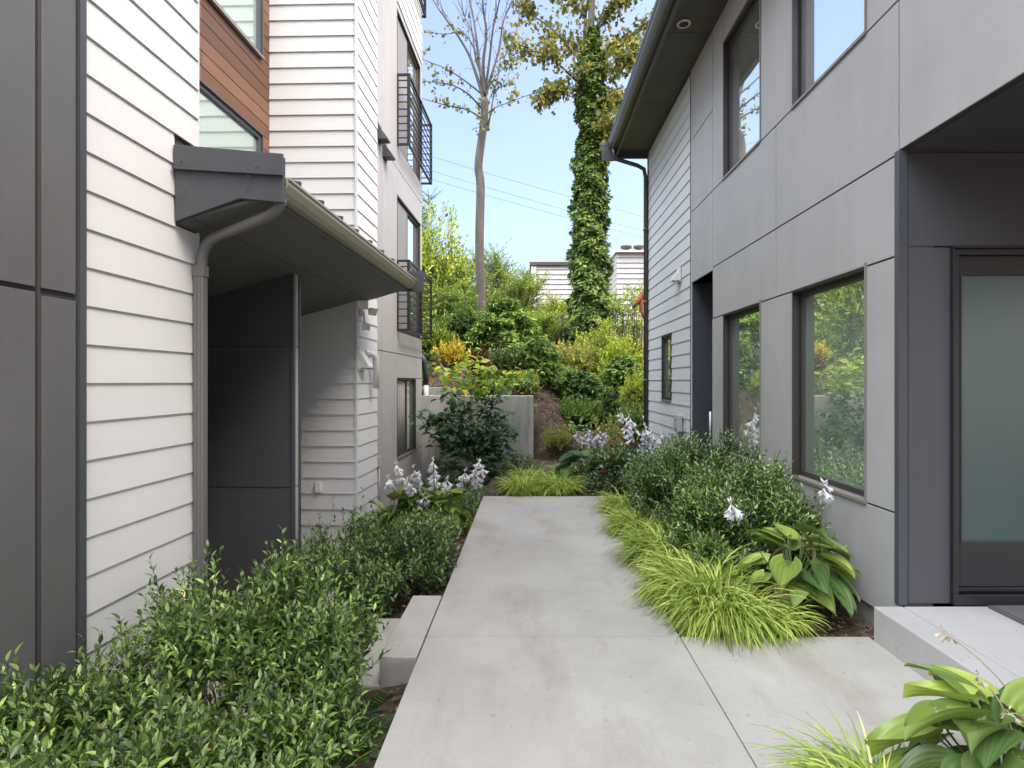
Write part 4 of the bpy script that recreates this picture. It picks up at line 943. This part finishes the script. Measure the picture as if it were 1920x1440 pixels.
# ivy covered tree
Y2 = 17.0; zb2 = terrain(xx(1112, Y2), Y2)
ti = empty('ivy_tree', (xx(1112, Y2), Y2, zb2), 'tall maple with trunk wrapped in dense green ivy and olive crown', 'tree')
m = MB(); limb(m, [(xx(1114, Y2), Y2, zb2-.1)]+wob(rr, [(1112, 600), (1110, 450), (1108, 300), (1110, 180), (1108, 60), (1112, -60), (1105, -200)], Y2), .26, .06, 10)
br = []
for P, r, dy in [([(1088, 170), (1094, 90), (1098, 30), (1104, -40), (1090, -160)], .09, .3), ([(1088, 158), (1060, 132), (1030, 108), (990, 90), (962, 82)], .05, -1), ([(1085, 110), (1060, 80), (1030, 50), (1000, 30), (975, 10)], .05, 1),
                 ([(1118, 120), (1145, 90), (1175, 70), (1215, 40)], .06, .5), ([(1116, 150), (1150, 130), (1180, 110), (1210, 120)], .05, -1), ([(1112, 60), (1140, 20), (1170, -10), (1210, -40)], .05, -.6),
                 ([(1098, 30), (1070, 0), (1040, -30), (1000, -50)], .05, .8), ([(1120, 190), (1140, 180), (1155, 190), (1165, 205)], .03, -.5), ([(1086, 175), (1066, 165), (1045, 172), (1030, 180)], .03, -.4), ([(1120, 260), (1135, 245), (1148, 250)], .02, -.6), ([(1112, -60), (1150, -120), (1190, -160)], .06, 0), ([(1105, -80), (1060, -120), (1010, -150)], .06, 0)]:
    q = limb(m, wob(rr, P, Y2, dy), r, .01, 6); br.append(q); e2 = []; twigs(m, rr, q, 8, .8, .010, .15, e2, lo=.15); br += e2
m.build('trunk', M['bark'], ti, True)
rng = np.random.default_rng(12)
LP = []
for q in br:
    big = len(q) > 6
    if big:
        for _ in range(130): i = rng.integers(len(q)//3, len(q)); LP.append(np.array(q[i])+rng.normal(0, .16, 3))
    else:
        for _ in range(46): i = rng.integers(1, 5); LP.append(np.array(q[i])+rng.normal(0, .12, 3))
P = np.array(LP); D = rng.normal(0, .7, P.shape); D[:, 2] -= .7
foliage('crown', ti, [inst(maple_t(), P, D, rng.normal(size=P.shape)+[0, 0, .8], .125*(.6+.7*rng.random(len(P))))], M['lf_map'])
n = 22000; yy_ = 50+600*rng.random(n)**.85; prof = np.interp(yy_, [50, 80, 120, 200, 260, 300, 340, 400, 440, 500, 560, 600, 650], [8, 14, 25, 27, 24, 30, 34, 31, 35, 36, 38, 40, 48])
az = rng.random(n)*6.283; zz = H-(yy_-CY)*Y2/FP
lump = 1+.17*np.sin(zz*4+az*2)+.13*np.sin(zz*9+az*3+1)+.08*np.sin(zz*17-az*4)
R = prof*.93*Y2/FP*lump*(.62+.42*rng.random(n)**.5); cxp = np.interp(yy_, [50, 200, 300, 450, 650], [1112, 1108, 1108, 1104, 1108])
P = np.stack([(cxp-CX)*Y2/FP+R*np.cos(az), Y2+R*np.sin(az), zz], 1)
D = np.stack([np.cos(az)*.6, np.sin(az)*.6, np.full(n, -.6)], 1)+rng.normal(0, .4, (n, 3)); N = np.stack([np.cos(az), np.sin(az), np.full(n, .7)], 1)+rng.normal(0, .35, (n, 3))
foliage('ivy', ti, [inst(maple_t(), P, D, N, .095*(.6+.6*rng.random(n)))], M['lf_ivy'])
# ------------------------------------------------------------------ slope planting
TG = 'loose light green trees on the slope'
wisp('birch_tree', 'tall leafy light tree just left of the bare trunk behind the railing', 842, 470, 60, 17.0, M['lf_loose'], 41, 520, .085, group=TG)
wisp('birch_tree', 'airy upright light green tree directly behind the bare grey trunk', 930, 482, 55, 18.0, M['lf_loose'], 42, 520, .085, group=TG)
wisp('birch_tree', 'airy light green tree in front of the left edge of the hill house', 985, 505, 45, 18.8, M['lf_loose'], 43, 440, .085, group=TG)
wisp('birch_tree', 'low yellowish tree right below the dark roof edge of the hill house', 1035, 560, 48, 19.5, M['lf_yel'], 44, 420, .09, group=TG)
wisp('birch_tree', 'feathery light tree between the railing and the thin sapling', 885, 520, 52, 16.0, M['lf_loose'], 141, 480, .08, group=TG)
wisp('birch_tree', 'airy light tree rising above the large feathery conifer', 965, 515, 50, 16.4, M['lf_loose'], 142, 480, .08, group=TG)
wisp('birch_tree', 'loose light tree low at the left edge of the slope by the house corner', 812, 545, 45, 15.5, M['lf_loose'], 143, 420, .08, group=TG)
wisp('birch_tree', 'wispy light shrubby tree right of the large feathery conifer', 1015, 590, 45, 14.6, M['lf_loose'], 144, 420, .075, group=TG)
wisp('birch_tree', 'wispy yellow green tree right of the ivy trunk foot', 1140, 600, 38, 14.2, M['lf_yel'], 145, 300, .075, group=TG)
wisp('slender_tree', 'thin sapling with drooping green leaves left of the bare trunk', 868, 540, 22, 14.0, M['lf_br'], 45, 160, .08)
wisp('leafy_tree', 'dark leaved tree showing at the edge of the left house below the upper railing', 765, 330, 58, 19.5, M['lf_ivy'], 46, 460, .10, nl=10)
wisp('leafy_tree', 'mid green tree showing past the left house beside the lower railing', 790, 425, 45, 16.5, M['lf_loose'], 47, 460, .09, nl=10)
wisp('small_tree', 'small leafy tree growing over the broad weathered stump', 1168, 540, 32, 14.6, M['lf_loose'], 48, 200, .085)
wisp('small_tree', 'pale leafed shrubby tree tangled with the red driftwood', 1195, 528, 20, 13.5, M['lf_yel'], 49, 90, .07)
conifer('conifer', 'large feathery green conifer right of the bare trunk', 945, 560, 78, 13.6, M['lf_con'], 51, dens=2.0, ls=.13)
conifer('conifer', 'feathery conifer standing left of the red dead shrub', 868, 590, 45, 13.8, M['lf_cond'], 52, dens=1.2, ls=.12)
conifer('conifer', 'broad low feathery conifer just right of the retaining wall top', 1010, 640, 52, 11.6, M['lf_con'], 53, dens=1.5, ls=.11)
conifer('conifer', 'feathery conifer behind the round bush in the middle of the slope', 1085, 700, 62, 11.9, M['lf_cond'], 54, dens=1.6, ls=.11)
conifer('conifer', 'dark green conifer beside the right house downspout', 1168, 668, 58, 12.6, M['lf_con'], 55, dens=1.6, ls=.12)
conifer('conifer', 'narrow upright small conifer right of the round bush', 1146, 730, 17, 11.0, M['lf_cond'], 56, dens=.6, ls=.07)
conifer('conifer', 'distant dark conifer at the foot of the ivy covered tree', 1100, 575, 45, 16.2, M['lf_cond'], 57, dens=1.1, ls=.13)
bush('yellow_shrub', 'bright golden yellow bush behind the retaining wall', 846, 655, 26, 12.0, M['lf_gold'], 61, 200, .07, 9)
bush('berry_shrub', 'yellow green bush in front of the weathered stump', 1165, 632, 46, 13.6, M['lf_yel'], 62, 420, .10, 9)
bush('berry_shrub', 'bush with rusty orange leaf tips left of the ivy trunk foot', 1070, 650, 58, 13.8, M['lf_rust'], 63, 520, .09, 9)
bush('dead_shrub', 'dead dark red shrub right behind the top of the retaining wall', 898, 668, 17, 10.7, M['lf_dead'], 64, 150, .07, 8, Ln=.2, up=1.3)
bush('round_bush', 'small rounded mid green bush on the bare soil right of the retaining wall', 1074, 768, 27, 10.9, M['lf_br'], 65, 200, .06, 9)
bush('heath_shrub', 'small brown green bush on the soil at the wall end', 1047, 815, 23, 9.9, M['lf_rust'], 66, 160, .05, 9)
bush('grey_bush', 'grey green bush below the hill house', 1045, 598, 42, 17.0, M['lf_grey'], 67, 300, .10, 8)
bush('olive_shrub', 'olive shrub with drooping leaves left of the golden bush', 812, 625, 32, 13.0, M['lf_loose'], 68, 300, .11, 9, up=.2)
bush('laurel_shrub', 'bright green shrub against the downspout between stump and log', 1185, 600, 26, 15.9, M['lf_br'], 69, 260, .11, 8)
bush('laurel_shrub', 'yellow green shrub low beside the far corner of the right house', 1192, 705, 28, 11.4, M['lf_yel'], 70, 260, .08, 8)
bush('broadleaf_shrub', 'dark leafy shrub under the big feathery conifer', 960, 665, 45, 11.6, M['lf_cond'], 71, 380, .08, 8)
bush('broadleaf_shrub', 'yellow tipped shrub between the rusty bush and the ivy trunk', 1110, 625, 40, 14.8, M['lf_yel'], 72, 360, .10, 8)
bush('broadleaf_shrub', 'dark green mounded shrub below the rusty bush', 1050, 720, 40, 12.6, M['lf_con'], 73, 360, .08, 8)
bush('broadleaf_shrub', 'mid green shrub at the foot of the thin sapling', 838, 600, 45, 15.2, M['lf_con'], 74, 340, .11, 8)
bush('broadleaf_shrub', 'green shrub filling the gap behind the bare trunk', 905, 585, 45, 16.2, M['lf_loose'], 75, 340, .11, 8)
bush('fern_bush', 'low green bush directly above the right end of the retaining wall', 985, 715, 24, 10.6, M['lf_yel'], 76, 150, .06, 8)
bush('fern_bush', 'green mound between the round bush and the white siding', 1130, 765, 36, 11.4, M['lf_loose'], 77, 280, .07, 8)
bush('fern_bush', 'green mound at the foot of the right downspout', 1190, 775, 34, 10.7, M['lf_con'], 78, 300, .07, 8)
for i, (x, y, R, hh, lb, k) in enumerate(((-3.6, 13, 1.0, 2.6, 'light green tree behind the left house, mirrored in the near window', 'lf_loose'), (-5.2, 15.5, 1.4, 3.6, 'dark conifer like tree behind the left house, mirrored in the windows', 'lf_con'), (-3.1, 16.5, 1.2, 3.2, 'tall yellow green tree behind the left house, mirrored in the windows', 'lf_yel'), (-8, 13.5, 1.6, 3.5, 'broad dark tree far left on the slope, mirrored in the windows', 'lf_ivy'))):
    zt = terrain(x, y); b = [((x, y, zt+hh*.5), (R, R, hh*.5)), ((x+R*.5, y+.3, zt+hh*.35), (R*.7, R*.7, hh*.35))]
    shrub('hillside_tree', lb, b, 420, .45, 9, .16, M[k], 90+i, 'tree', 'trees seen mirrored', dia_t(.5, .08), .6, .35, base_z=zt, lump=.25)
# creeping ground cover and litter on the slope
def scatter(n, seed, f, t, s, mat, name, label, zo=.0, upr=.5):
    rng = np.random.default_rng(seed); P = []
    while len(P) < n:
        p = f(rng)
        if p is not None: P.append((p[0], p[1], terrain(p[0], p[1])+zo*rng.random()))
    P = np.array(P); D = rng.normal(size=P.shape); D[:, 2] = abs(D[:, 2])*upr; N = rng.normal(0, .4, P.shape)+[0, 0, 1]
    V, T = inst(t, P, D, N, s*(.5+.8*rng.random(n))); o = place(npmesh(V, T), name, mat, None, tuple(P.mean(0))); tag(o, label, None, None, 'stuff'); o['category'] = 'ground cover'
def slope(r):
    x = r.uniform(-9, 6); y = 10.05+12*r.random()**1.2
    if x > 2.3 and y < 10.4: return None
    if .1 < x < .7 and y < 11.1 and r.random() < .9: return None
    if -1.9 < x < -1.0 and y < 13 and r.random() < .85: return None
    return x, y
scatter(16000, 5, slope, leaf_t(.45, .08), .15, M['lf_cond'], 'ground_cover', 'low tangled green undergrowth covering the planted slope', .35, 1.2)
scatter(5000, 6, slope, leaf_t(.45, .08), .12, M['lf_loose'], 'undergrowth', 'pale green undergrowth mixed through the planted slope', .45, 1.2)
scatter(4500, 7, lambda r: (r.uniform(-2.2, 2.2), 10+3.2*r.random()), leaf_t(.5, .1), .06, M['litter'], 'leaf_litter', 'dry brown leaf litter on the bare soil of the slope', .02, .2)
scatter(1500, 9, lambda r: (r.uniform(1.05, 2.12), r.uniform(3.32, 4.2)), leaf_t(.4, .1), .035, M['litter'], 'mulch', 'dark bark mulch and dry leaves in the right planting bed', .012, .2)
scatter(2500, 10, lambda r: (r.uniform(-2.0, -.63), r.uniform(1.7, 7.5)), leaf_t(.4, .1), .04, M['litter'], 'mulch', 'dark bark mulch and dry leaves in the left planting bed', .012, .2)
# ------------------------------------------------------------------ big leaved sapling at the retaining wall
def magnolia():
    rng = np.random.default_rng(77); Y = 9.1; zb = -.35; root = empty('magnolia_sapling', (xx(890, Y), Y, zb), 'young broad leaved tree with dark lower leaves and yellow top against the retaining wall', 'tree')
    m = MB(); stems = []
    for P in ([(893, 900), (888, 830), (882, 780), (884, 730), (890, 700), (880, 672)], [(893, 900), (900, 840), (915, 790), (925, 740), (935, 712), (975, 702)], [(892, 880), (870, 830), (840, 800), (808, 785), (790, 782)],
              [(892, 870), (865, 850), (835, 830), (820, 812)], [(893, 870), (925, 840), (948, 820), (955, 808)], [(888, 820), (860, 770), (850, 745), (845, 715), (850, 692)], [(893, 890), (925, 870), (950, 850)], [(890, 860), (905, 820), (930, 790), (945, 780)],
              [(892, 890), (860, 880), (830, 872), (815, 868)], [(886, 800), (910, 760), (920, 720), (912, 690)], [(890, 890), (905, 880), (930, 885)], [(889, 860), (850, 840), (830, 800), (835, 782)], [(889, 850), (880, 815), (858, 800)], [(889, 860), (918, 835), (925, 810)]):
        q = densify([px(x, y, Y+rng.uniform(-.05, .05)+(.25*rng.normal() if i > 1 else 0)) for i, (x, y) in enumerate(P)]); stems.append(q); k = len(q)
        m.tube(q, [.014-.011*i/(k-1) for i in range(k)], 5)
    m.tube([(xx(893, Y), Y, zb), q and px(893, 890, Y)], [.018, .016], 6)
    m.build('trunk', M['bark_d'], root, True)
    low = []; hi = []
    for q in stems:
        for i in range(3, len(q)):
            for _ in range(9):
                p = np.array(q[i])+rng.normal(0, .085, 3); a = rng.random()*6.28; d = np.array([math.cos(a), math.sin(a)*1.0-.2, rng.uniform(-.45, .25)])
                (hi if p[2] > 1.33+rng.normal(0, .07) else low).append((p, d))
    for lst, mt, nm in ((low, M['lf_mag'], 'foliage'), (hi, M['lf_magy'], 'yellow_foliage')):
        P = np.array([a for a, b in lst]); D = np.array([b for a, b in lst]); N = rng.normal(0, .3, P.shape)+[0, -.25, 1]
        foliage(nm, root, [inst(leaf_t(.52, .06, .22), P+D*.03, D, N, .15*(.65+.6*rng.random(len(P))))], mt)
magnolia()
# ------------------------------------------------------------------ left planting bed
SG = 'glossy small leaved shrubs along the walkway'
LF = leaf_t(.36, .06, .18)
bxL = (-2.06, -.60, 1.2, 3.04)
shrub('sarcococca_shrub', 'glossy shrub in front of the steps, its tall shoots before the dark porch', [((-1.40, 2.74, .07), (.46, .26, .38)), ((-1.12, 2.76, .05), (.29, .22, .32))], 900, .15, 12, .052, M['lf_sar'], 101, group=SG, t=LF, tip=M['lf_new'], ang=1.0, shoots=14, base_z=-.5, box=(-2.03, -.80, 2.3, 3.02))
shrub('sarcococca_shrub', 'glossy shrub against the left wall below the white siding corner', [((-1.72, 2.28, -.20), (.30, .40, .38)), ((-1.86, 2.0, -.26), (.2, .3, .27))], 760, .15, 12, .053, M['lf_sar'], 102, group=SG, t=LF, tip=M['lf_new'], ang=1.0, shoots=22, base_z=-.6, box=bxL)
shrub('sarcococca_shrub', 'large glossy shrub filling the lower left foreground', [((-1.20, 2.08, -.24), (.40, .34, .36)), ((-1.38, 1.78, -.18), (.42, .26, .32))], 1150, .14, 12, .053, M['lf_sar'], 103, group=SG, t=LF, tip=M['lf_new'], ang=1.0, shoots=8, base_z=-.5, box=bxL)
shrub('sarcococca_shrub', 'glossy shrub beside the ferns left of the walkway', [((-.98, 2.45, -.16), (.20, .30, .28)), ((-1.0, 2.1, -.22), (.16, .25, .22))], 420, .13, 11, .052, M['lf_sar'], 104, group=SG, t=LF, tip=M['lf_new'], ang=1.0, shoots=4, base_z=-.4, box=(-2, -.68, 1.2, 3.0))
shrub('sarcococca_shrub', 'pale glossy shrub at the bottom left corner of the picture', [((-1.62, 1.58, -.02), (.25, .22, .25))], 260, .14, 12, .053, M['lf_sar'], 105, group=SG, t=LF, ang=1.0, shoots=4, base_z=-.5, box=bxL)
shrub('sarcococca_shrub', 'dark glossy shrub behind the garden steps left of the walkway', [((-1.08, 4.65, -.20), (.44, .6, .36)), ((-1.55, 4.6, -.20), (.38, .45, .36)), ((-.95, 5.15, -.24), (.32, .35, .26))], 1600, .15, 11, .052, M['lf_sard'], 106, group=SG, t=LF, tip=M['lf_new'], ang=1.0, shoots=14, base_z=-.6, box=(-2.04, -.64, 3.98, 6.1))
# ferns near the walkway edge
def fern(label, c, seed, n=11, ln=.34):
    rng = np.random.default_rng(seed); P = []; D = []; Sz = []; N = []
    for i in range(n):
        a = rng.random()*6.28; l = ln*(.7+.5*rng.random()); d = np.array([math.cos(a), math.sin(a), 0])
        for k in range(16):
            f = .12+.88*k/15; p = np.array(c)+d*l*f*.9; p[2] += l*(.75*f-.75*f*f)
            s = np.array([-d[1], d[0], 0]); w_ = .055*(1-f)**.7*(.4+min(1, f*4)*.6)+.008
            for sg in (-1, 1): P.append(p); D.append(s*sg+d*.45+[0, 0, -.15]); N.append([0, 0, 1.]); Sz.append(w_)
    V, T = inst(leaf_t(.28, .04, .1), np.array(P), np.array(D), np.array(N), np.array(Sz)); o = place(npmesh(V, T), 'fern', M['lf_fern'], None, c); tag(o, label, 'fern', 'ferns at the left edge of the walkway')
fern('small dark fern right below the lowest visible step', (-.86, 2.82, -.2), 1, 16, .27)
fern('small fern tucked against the walkway edge above the brown tuft', (-.74, 2.55, -.18), 2, 16, .27)
fern('fern closest to the camera at the left walkway edge', (-.76, 2.26, -.17), 3, 16, .27)
fern('fern between the glossy shrub and the brown grass tuft', (-.90, 2.5, -.2), 4, 16, .27)
grass_clump('grass_tuft', 'thin browning grass tuft between ferns at the left walkway edge', (-.84, 2.15, -.17), .05, 110, .3, M['lf_rust'], 5, wd=.004, cat='grass tuft')
fern('fern at the far end of the walkway beside the golden grass', (-.47, 7.75, .02), 6, 12, .3)
fern('fern against the foot of the retaining wall right end', (-.25, 8.9, .05), 7, 12, .34)
Yh_ = 6.1
stl = []
for x, y in ((743, 885), (775, 893), (765, 915), (812, 880), (815, 905), (838, 915), (872, 900), (898, 882), (905, 893), (783, 905), (728, 912), (795, 945)):
    e = px(x, y-16, 5.75+random.Random(x).uniform(-.15, .3)); stl.append(((e[0]*.6+.4*-1.1, 6.15, .05), e))
hosta('hosta', 'spreading green hosta with many white flower stalks left of the walkway', (-1.15, 6.1, -.17), .55, 70, .22, M['lf_hos'], 21, stl, 0, .40, fs=.08, nf=15)
hosta('hosta', 'green hosta beside the left wall in front of the white flowers', (-1.45, 5.85, -.2), .35, 26, .2, M['lf_hos'], 22, (), 0, .40)
hosta('hosta', 'green hosta at the walkway edge behind the dark glossy shrub', (-.88, 5.95, -.10), .28, 30, .19, M['lf_hos'], 24, (), 0, .36)
# ------------------------------------------------------------------ end of the walkway
HG = 'golden forest grass clumps'
for i, (x, y, r, n, ln, lb) in enumerate(((-.12, 7.62, .16, 700, .34, 'golden grass clump at the end of the walkway, leftmost of the two'), (.38, 7.70, .22, 900, .36, 'golden grass clump at the end of the walkway, wider right one'), (-.02, 8.2, .14, 450, .32, 'small yellow grass tuft behind the walkway end before the soil'), (.62, 8.5, .2, 420, .34, 'thin pale grass clump before the pinkish plumes'))):
    grass_clump('forest_grass', lb, (x, y, .0 if y < 8 else .05), r, n, ln, M['lf_hak'], 200+i, -1.57, .009, HG, rise=1.25, droop=1.0, bstr=.2)
shrub('ground_cover_plant', 'low dark purple green creeping plant beside the retaining wall end', [((-.15, 8.75, .12), (.3, .3, .16))], 150, .1, 8, .04, M['lf_sard'], 31, 'ground cover plant', t=LF, base_z=0)
shrub('periwinkle_plant', 'low dark leafy cover at the right end of the walkway', [((1.0, 7.65, .05), (.42, .26, .13)), ((1.45, 7.5, .1), (.3, .3, .18))], 420, .08, 8, .035, M['lf_sard'], 32, 'ground cover plant', t=LF, base_z=0)
stk = [((.95, 8.5, .15), px(x, y, 8.3)) for x, y in ((1100, 800), (1108, 815), (1122, 806), (1138, 808), (1083, 812))]
hosta('hosta', 'dark green hosta with white flowers behind the golden grass', (.78, 8.15, .02), .42, 26, .26, M['lf_hosd'], 25, stk, 0, .36, fs=.085, nf=12)
stk = [((1.75, 7.6, .1), px(x, y, 7.5+.5*((x*7) % 3)/3)) for x, y in ((1163, 768), (1180, 780), (1205, 785), (1222, 800), (1238, 812), (1205, 812), (1218, 838), (1232, 845), (1200, 840), (1246, 832), (1165, 790))]
hosta('hosta', 'tall hosta with drooping white flowers beside the sunlit white siding', (1.65, 7.75, .0), .40, 20, .24, M['lf_hosd'], 26, stk, 0, .42, fs=.09, nf=14)
shrub('periwinkle_plant', 'low dark leafy cover between the left hosta and the walkway end', [((-.8, 7.15, -.22), (.22, .55, .2)), ((-.85, 7.9, -.3), (.35, .4, .25))], 420, .09, 8, .04, M['lf_sard'], 39, 'ground cover plant', t=LF, base_z=-.4)
shrub('ground_cover_plant', 'low green leafy plants at the foot of the retaining wall under the sapling', [((-1.2, 8.7, -.3), (.6, .4, .2))], 240, .1, 8, .05, M['lf_mag'], 40, 'ground cover plant', t=LF, base_z=-.5)
def peony(label, c, heads, seed):
    root = shrub('peony_plant', label, [((c[0], c[1], c[2]+.22), (.26, .22, .2))], 150, .14, 7, .085, M['lf_sard'], seed, 'peony', 'peonies', leaf_t(.36, .05, .2), base_z=c[2])
    rng = np.random.default_rng(seed)
    for h in heads:
        m = MB(); m.tube([c, ((c[0]+h[0])/2, (c[1]+h[1])/2, (c[2]+h[2])/2+.05), h], .005, 5); so = m.build('flower_stalk', M['stem'], root, True)
        n = 60; d = nrm(rng.normal(size=(n, 3))); d[:, 2] = abs(d[:, 2])-.2
        V, T = inst(leaf_t(.8, .2, -.3), np.array(h)+d*.012, d+[0, 0, .5], d*-1+rng.normal(0, .2, (n, 3)), .065*(.6+.5*rng.random(n)))
        place(npmesh(V, T), 'flower', M['pink'], so)
peony('leafy peony with a round pink bloom among the white flowers', (1.28, 8.0, .0), [px(1171, 808, 7.8)], 33)
peony('low peony with one deep pink bloom by the end of the walkway', (1.08, 7.75, .0), [px(1135, 888, 7.6)], 34)
peony('dark leafy peony between walkway end and glossy shrub', (1.5, 7.2, .0), [px(1238, 864, 7.1)], 35)
# pinkish plumes
def plumes(name, label, x0, x1, y0, y1, Y, n, mat, seed):
    rng = np.random.default_rng(seed); P = []; D = []; B = []; E = []
    for i in range(n):
        x = rng.uniform(x0, x1); y = rng.uniform(y0, y1); t_ = Vector(px(x, y, Y+rng.uniform(-.4, .4))); b = Vector((t_.x+rng.normal(0, .05), t_.y, terrain(t_.x, t_.y))); B.append(b); E.append(t_)
        for k in range(26):
            f = .45+.55*k/25; P.append(b.lerp(t_, f)); D.append((rng.normal(), rng.normal(), .9))
    root = empty(name, (float(np.mean([b.x for b in B])), Y, 0), label, 'flowering plant')
    foliage('foliage', root, [inst(leaf_t(.5, .1), np.array(P), np.array(D), rng.normal(size=(len(P), 3)), .045*(.5+rng.random(len(P))))], mat)
    place(npmesh(*stick(np.array(B), np.array(E), np.full(n, .004))), 'stems', M['stem'], root)
plumes('astilbe_plant', 'airy pinkish cream plumes before the bare soil slope', 1085, 1165, 805, 850, 9.1, 90, M['lf_pinkg'], 36)
plumes('astilbe_plant', 'upright golden seed spikes behind the pinkish plumes', 1112, 1158, 780, 805, 9.5, 26, M['lf_rust'], 37)
# ------------------------------------------------------------------ right planting bed
shrub('sarcococca_shrub', 'big glossy shrub under the right house windows, far half', [((1.62, 5.75, .26), (.44, .62, .50)), ((1.35, 6.25, .15), (.28, .4, .32))], 1400, .15, 11, .052, M['lf_sard'], 107, group=SG, t=LF, tip=M['lf_new'], ang=1.0, shoots=14, base_z=-.05, box=(1.05, 2.12, 4.5, 7.0))
shrub('sarcococca_shrub', 'big glossy shrub under the right house windows, near half', [((1.72, 4.75, .22), (.36, .50, .42)), ((1.48, 4.5, .12), (.28, .42, .30)), ((1.9, 4.2, .2), (.22, .3, .36))], 1550, .15, 11, .052, M['lf_sar'], 108, group=SG, t=LF, tip=M['lf_new'], ang=1.0, shoots=16, base_z=-.05, box=(1.1, 2.13, 3.9, 5.9))
gi = 0
names = ['farthest clump, at the right corner of the walkway end', 'second clump from the far end along the right walkway edge', 'third clump from the far end along the right walkway edge', 'fourth clump from the far end beside the glossy shrub', 'fifth clump from the far end beside the glossy shrub', 'third clump from the near corner of the right bed', 'second clump from the near corner of the right bed', 'nearest clump filling the front corner of the right bed', 'clump at the front edge of the bed beside the hosta']
for (x, y, r, n, ln), lb in zip(((1.12, 6.5, .13, 620, .30), (1.13, 6.05, .13, 620, .30), (1.13, 5.6, .14, 700, .30), (1.14, 5.15, .14, 760, .31), (1.15, 4.7, .15, 850, .32), (1.16, 4.28, .16, 950, .34), (1.18, 3.9, .17, 1100, .36), (1.22, 3.58, .16, 1200, .36), (1.46, 3.50, .13, 650, .30)), names):
    gi += 1; kk = (1.15, .8, 1.2, .85, 1.2, .82, 1.15, 1.1, .9)[gi-1]; x += (.0, .05, -.02, .06, -.02, .07, 0, 0, 0)[gi-1]; ln *= kk; grass_clump('forest_grass', 'golden green grass, '+lb, (x, y, -.03), r*1.15, int(n*1.25), ln*1.1, M['lf_hak'], 300+gi, math.pi+.35 if y > 3.7 else -1.9, .009, HG, rise=1.3, droop=1.15, bstr=.35)
stk = [((1.72, 3.75, .05), px(1372, 955, 3.45)), ((1.92, 3.72, .05), px(1552, 918, 3.55))]
hosta('hosta', 'large ribbed hosta with withered leaves at the front of the right bed', (1.75, 3.70, -.02), .36, 46, .215, M['lf_hos'], 27, (), 6, .42)
hr = [o for o in S.objects if o.get('label', '').startswith('large ribbed hosta')][0]
flower_stalk(hr, (1.70, 3.72, .1), px(1368, 942, 3.45), 5, .075, 9, frac=.12); flower_stalk(hr, (1.90, 3.72, .1), px(1545, 908, 3.50), 6, .075, 9, frac=.12)
hosta('hosta', 'small yellowing hosta low beside the golden grass', (1.55, 3.62, -.02), .2, 9, .17, M['lf_hos'], 28, (), 1, .22)
# ------------------------------------------------------------------ near right corner bed
hosta('hosta', 'big broad leaved hosta with dried flowers at the bottom right corner', (1.60, 1.88, .0), .38, 40, .23, M['lf_hos'], 29, (), 3, .31)
h2 = [o for o in S.objects if o.get('label', '').startswith('big broad leaved')][0]
for b, e, k in (((1.68, 1.9, .2), px(1830, 1268, 1.95), 1), ((1.74, 1.9, .2), px(1892, 1338, 1.9), 2), ((1.8, 1.9, .2), px(1768, 1185, 2.1), 3), ((1.55, 1.85, .15), px(1752, 1340, 1.9), 4)):
    flower_stalk(h2, b, e, 60+k, .035, 5, M['petal_dry'], .1, M['lf_wilt'], bow=.06)
hosta('hosta', 'broad leaved hosta low at the right picture edge', (1.98, 1.78, .0), .3, 18, .24, M['lf_hos'], 30, (), 0, .28)
grass_clump('forest_grass', 'pale golden grass clump at the bottom right before the hosta', (1.20, 1.92, .01), .11, 700, .36, M['lf_hak'], 320, 2.7, .007, HG, rise=.95, droop=.9, bstr=.45)
